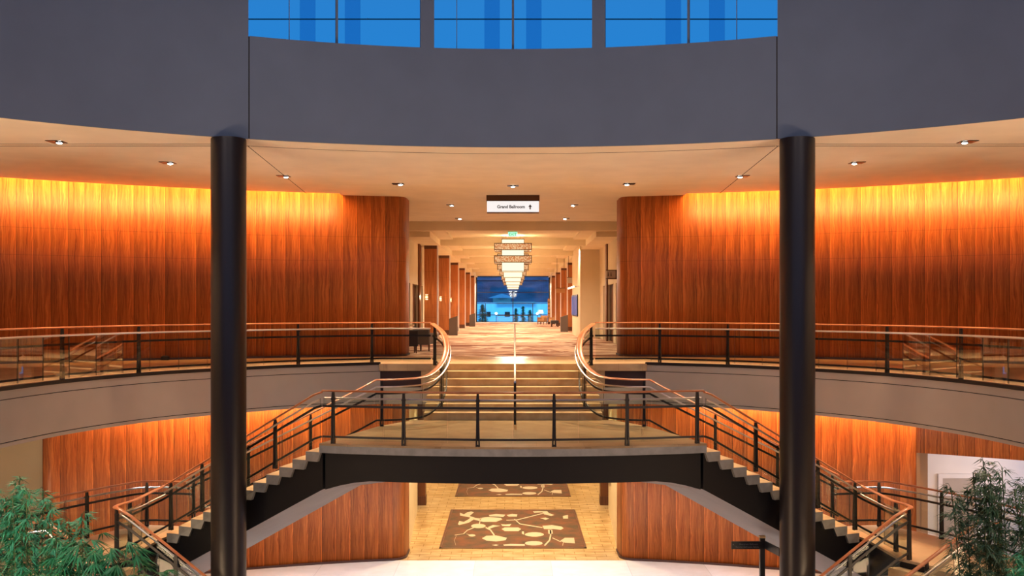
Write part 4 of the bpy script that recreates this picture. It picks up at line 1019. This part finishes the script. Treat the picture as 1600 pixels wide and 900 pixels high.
# ---------------------------------------------------------------- plants
def leaf(mb, p, d, ln, wd, droop=.3, mi=0):
    d = d.normalized(); sd = d.cross(Vector((rnd.uniform(-.3, .3), rnd.uniform(-.3, .3), 1)))
    if sd.length < .05: sd = Vector((1, 0, 0))
    sd.normalize(); a = p+d*ln*.35+Vector((0, 0, -droop*ln*.08)); b = p+d*ln+Vector((0, 0, -droop*ln*.55)); f = Vector((0, 0, -wd*.25))
    mb.raw([p, a+sd*wd/2+f, b, a-sd*wd/2+f, a], [(0, 1, 4), (1, 2, 4), (2, 3, 4), (3, 0, 4)], mi)
def bamboo(label, base, culms, lm, seed):
    global rnd
    rnd = random.Random(seed)
    o = thing('bamboo_plant', label, 'plant', base); fol = MB(); cm = MB()
    for (x, y, top, lean, dens, spread) in culms:
        p0 = Vector((x, y, 0)); pts = []
        for i in range(13):
            t = i/12; pts.append(p0+Vector((lean[0]*t**2.2, lean[1]*t**2.2, top*t-(.12*top*t**5 if False else 0))))
        cm.tube(pts, .008, 6); L_ = arclen(pts)
        nb = int(dens)
        for j in range(nb):
            s_ = L_[-1]*(.40+.60*(j/(nb-1))); p, t = at_len(pts, L_, s_); fr_ = s_/L_[-1]
            a = rnd.random()*2*PI; bl = spread*(1.15-fr_*.85)*rnd.uniform(.5, 1.1)
            d = Vector((math.cos(a), math.sin(a), rnd.uniform(.1, .9))).normalized(); q = p+d*bl+Vector((0, 0, -.12*bl))
            cm.tube([p, p.lerp(q, .5)+Vector((0, 0, .04)), q], .0035, 4)
            nl = rnd.randint(8, 13)
            for k in range(nl):
                r = .3+.7*k/nl; c = p.lerp(q, r); aa = a+rnd.uniform(-1.3, 1.3); dd = Vector((math.cos(aa), math.sin(aa), rnd.uniform(-.7, .35)))
                leaf(fol, c, dd, rnd.uniform(.11, .20), rnd.uniform(.018, .028), rnd.uniform(.1, .8))
    cm.build('culms', 'culm', o); fol.build('foliage', lm, o)
    return o
ZT = lambda py, u: E-(py-480)*u
def clump(x0, x1, y0, y1, prof, n, seed, lean=0):
    r_ = random.Random(seed); out_ = []
    for i in range(n):
        x = x0+(x1-x0)*(i+.5)/n+r_.uniform(-.08, .08); out_.append((x, r_.uniform(y0, y1), prof(x)+r_.uniform(-.3, .05), (lean+r_.uniform(-.25, .15), r_.uniform(-.1, .1)), 78, r_.uniform(.34, .5)))
    return out_
bamboo('bright green bamboo filling the lower left corner', (-7.3, 14.2, 0), clump(-8.2, -6.35, 13.6, 14.6, lambda x: 4.9-.28*abs(x+7.25)-(max(0, x+6.9)*1.3), 17, 4, .05), 'leafbright', 3)
bamboo('tall dark bamboo leaning left at the lower right corner', (7.3, 14.2, 0), clump(6.8, 8.1, 13.9, 14.7, lambda x: 5.05-.5*abs(x-7.35), 14, 6, -.15), 'leafdark', 8)
bamboo('low bright bamboo in front of the tall one at the lower right', (7.2, 13.2, 0), clump(6.75, 7.6, 13.0, 13.5, lambda x: 4.1-.5*abs(x-7.2), 8, 9, 0), 'leafbright', 12)
# fan palm
def palm(label, base, crowns, seed):
    global rnd
    rnd = random.Random(seed); o = thing('lady_palm', label, 'plant', base); fol = MB(); st = MB()
    for (x, y, z) in crowns:
        st.tube([(base[0]+rnd.uniform(-.3, .3), base[1]+rnd.uniform(-.2, .2), 0), (x, y, z*.6), (x, y, z)], .018, 6)
        for j in range(13):
            a = rnd.random()*2*PI; el = rnd.uniform(-.1, 1.1); d = Vector((math.cos(a)*math.cos(el), math.sin(a)*math.cos(el), math.sin(el))); L_ = rnd.uniform(.22, .42)
            p = Vector((x, y, z)); q = p+d*L_; st.tube([p, p.lerp(q, .5)+Vector((0, 0, .03)), q], .004, 4)
            for k in range(8):
                aa = a+(k-3.5)*.27; dd = Vector((math.cos(aa), math.sin(aa), .15-abs(k-3.5)*.08)); leaf(fol, q, dd, rnd.uniform(.22, .34), rnd.uniform(.026, .04), 1.0)
    st.build('stems', 'culm', o); fol.build('foliage', 'palm', o)
palm('dark green lady palm with fanned leaves, lower left beside the bamboo', (-5.9, 13.8, 0),
     [(-6.35, 13.8, 3.75), (-6.0, 13.6, 3.85), (-5.7, 13.8, 3.72), (-5.45, 13.6, 3.55), (-6.2, 13.4, 3.45), (-5.8, 13.3, 3.4), (-6.6, 13.5, 3.5), (-5.3, 13.9, 3.4)], 21)
spot((-6.5, 9, E+1.5), (-7.2, 14, 4.0), 460, 45, .7, (.90, 1.0, .95), .15)
spot((6.5, 9, E+1.5), (7.2, 13.4, 3.6), 200, 45, .7, (.95, 1.0, .92), .15)
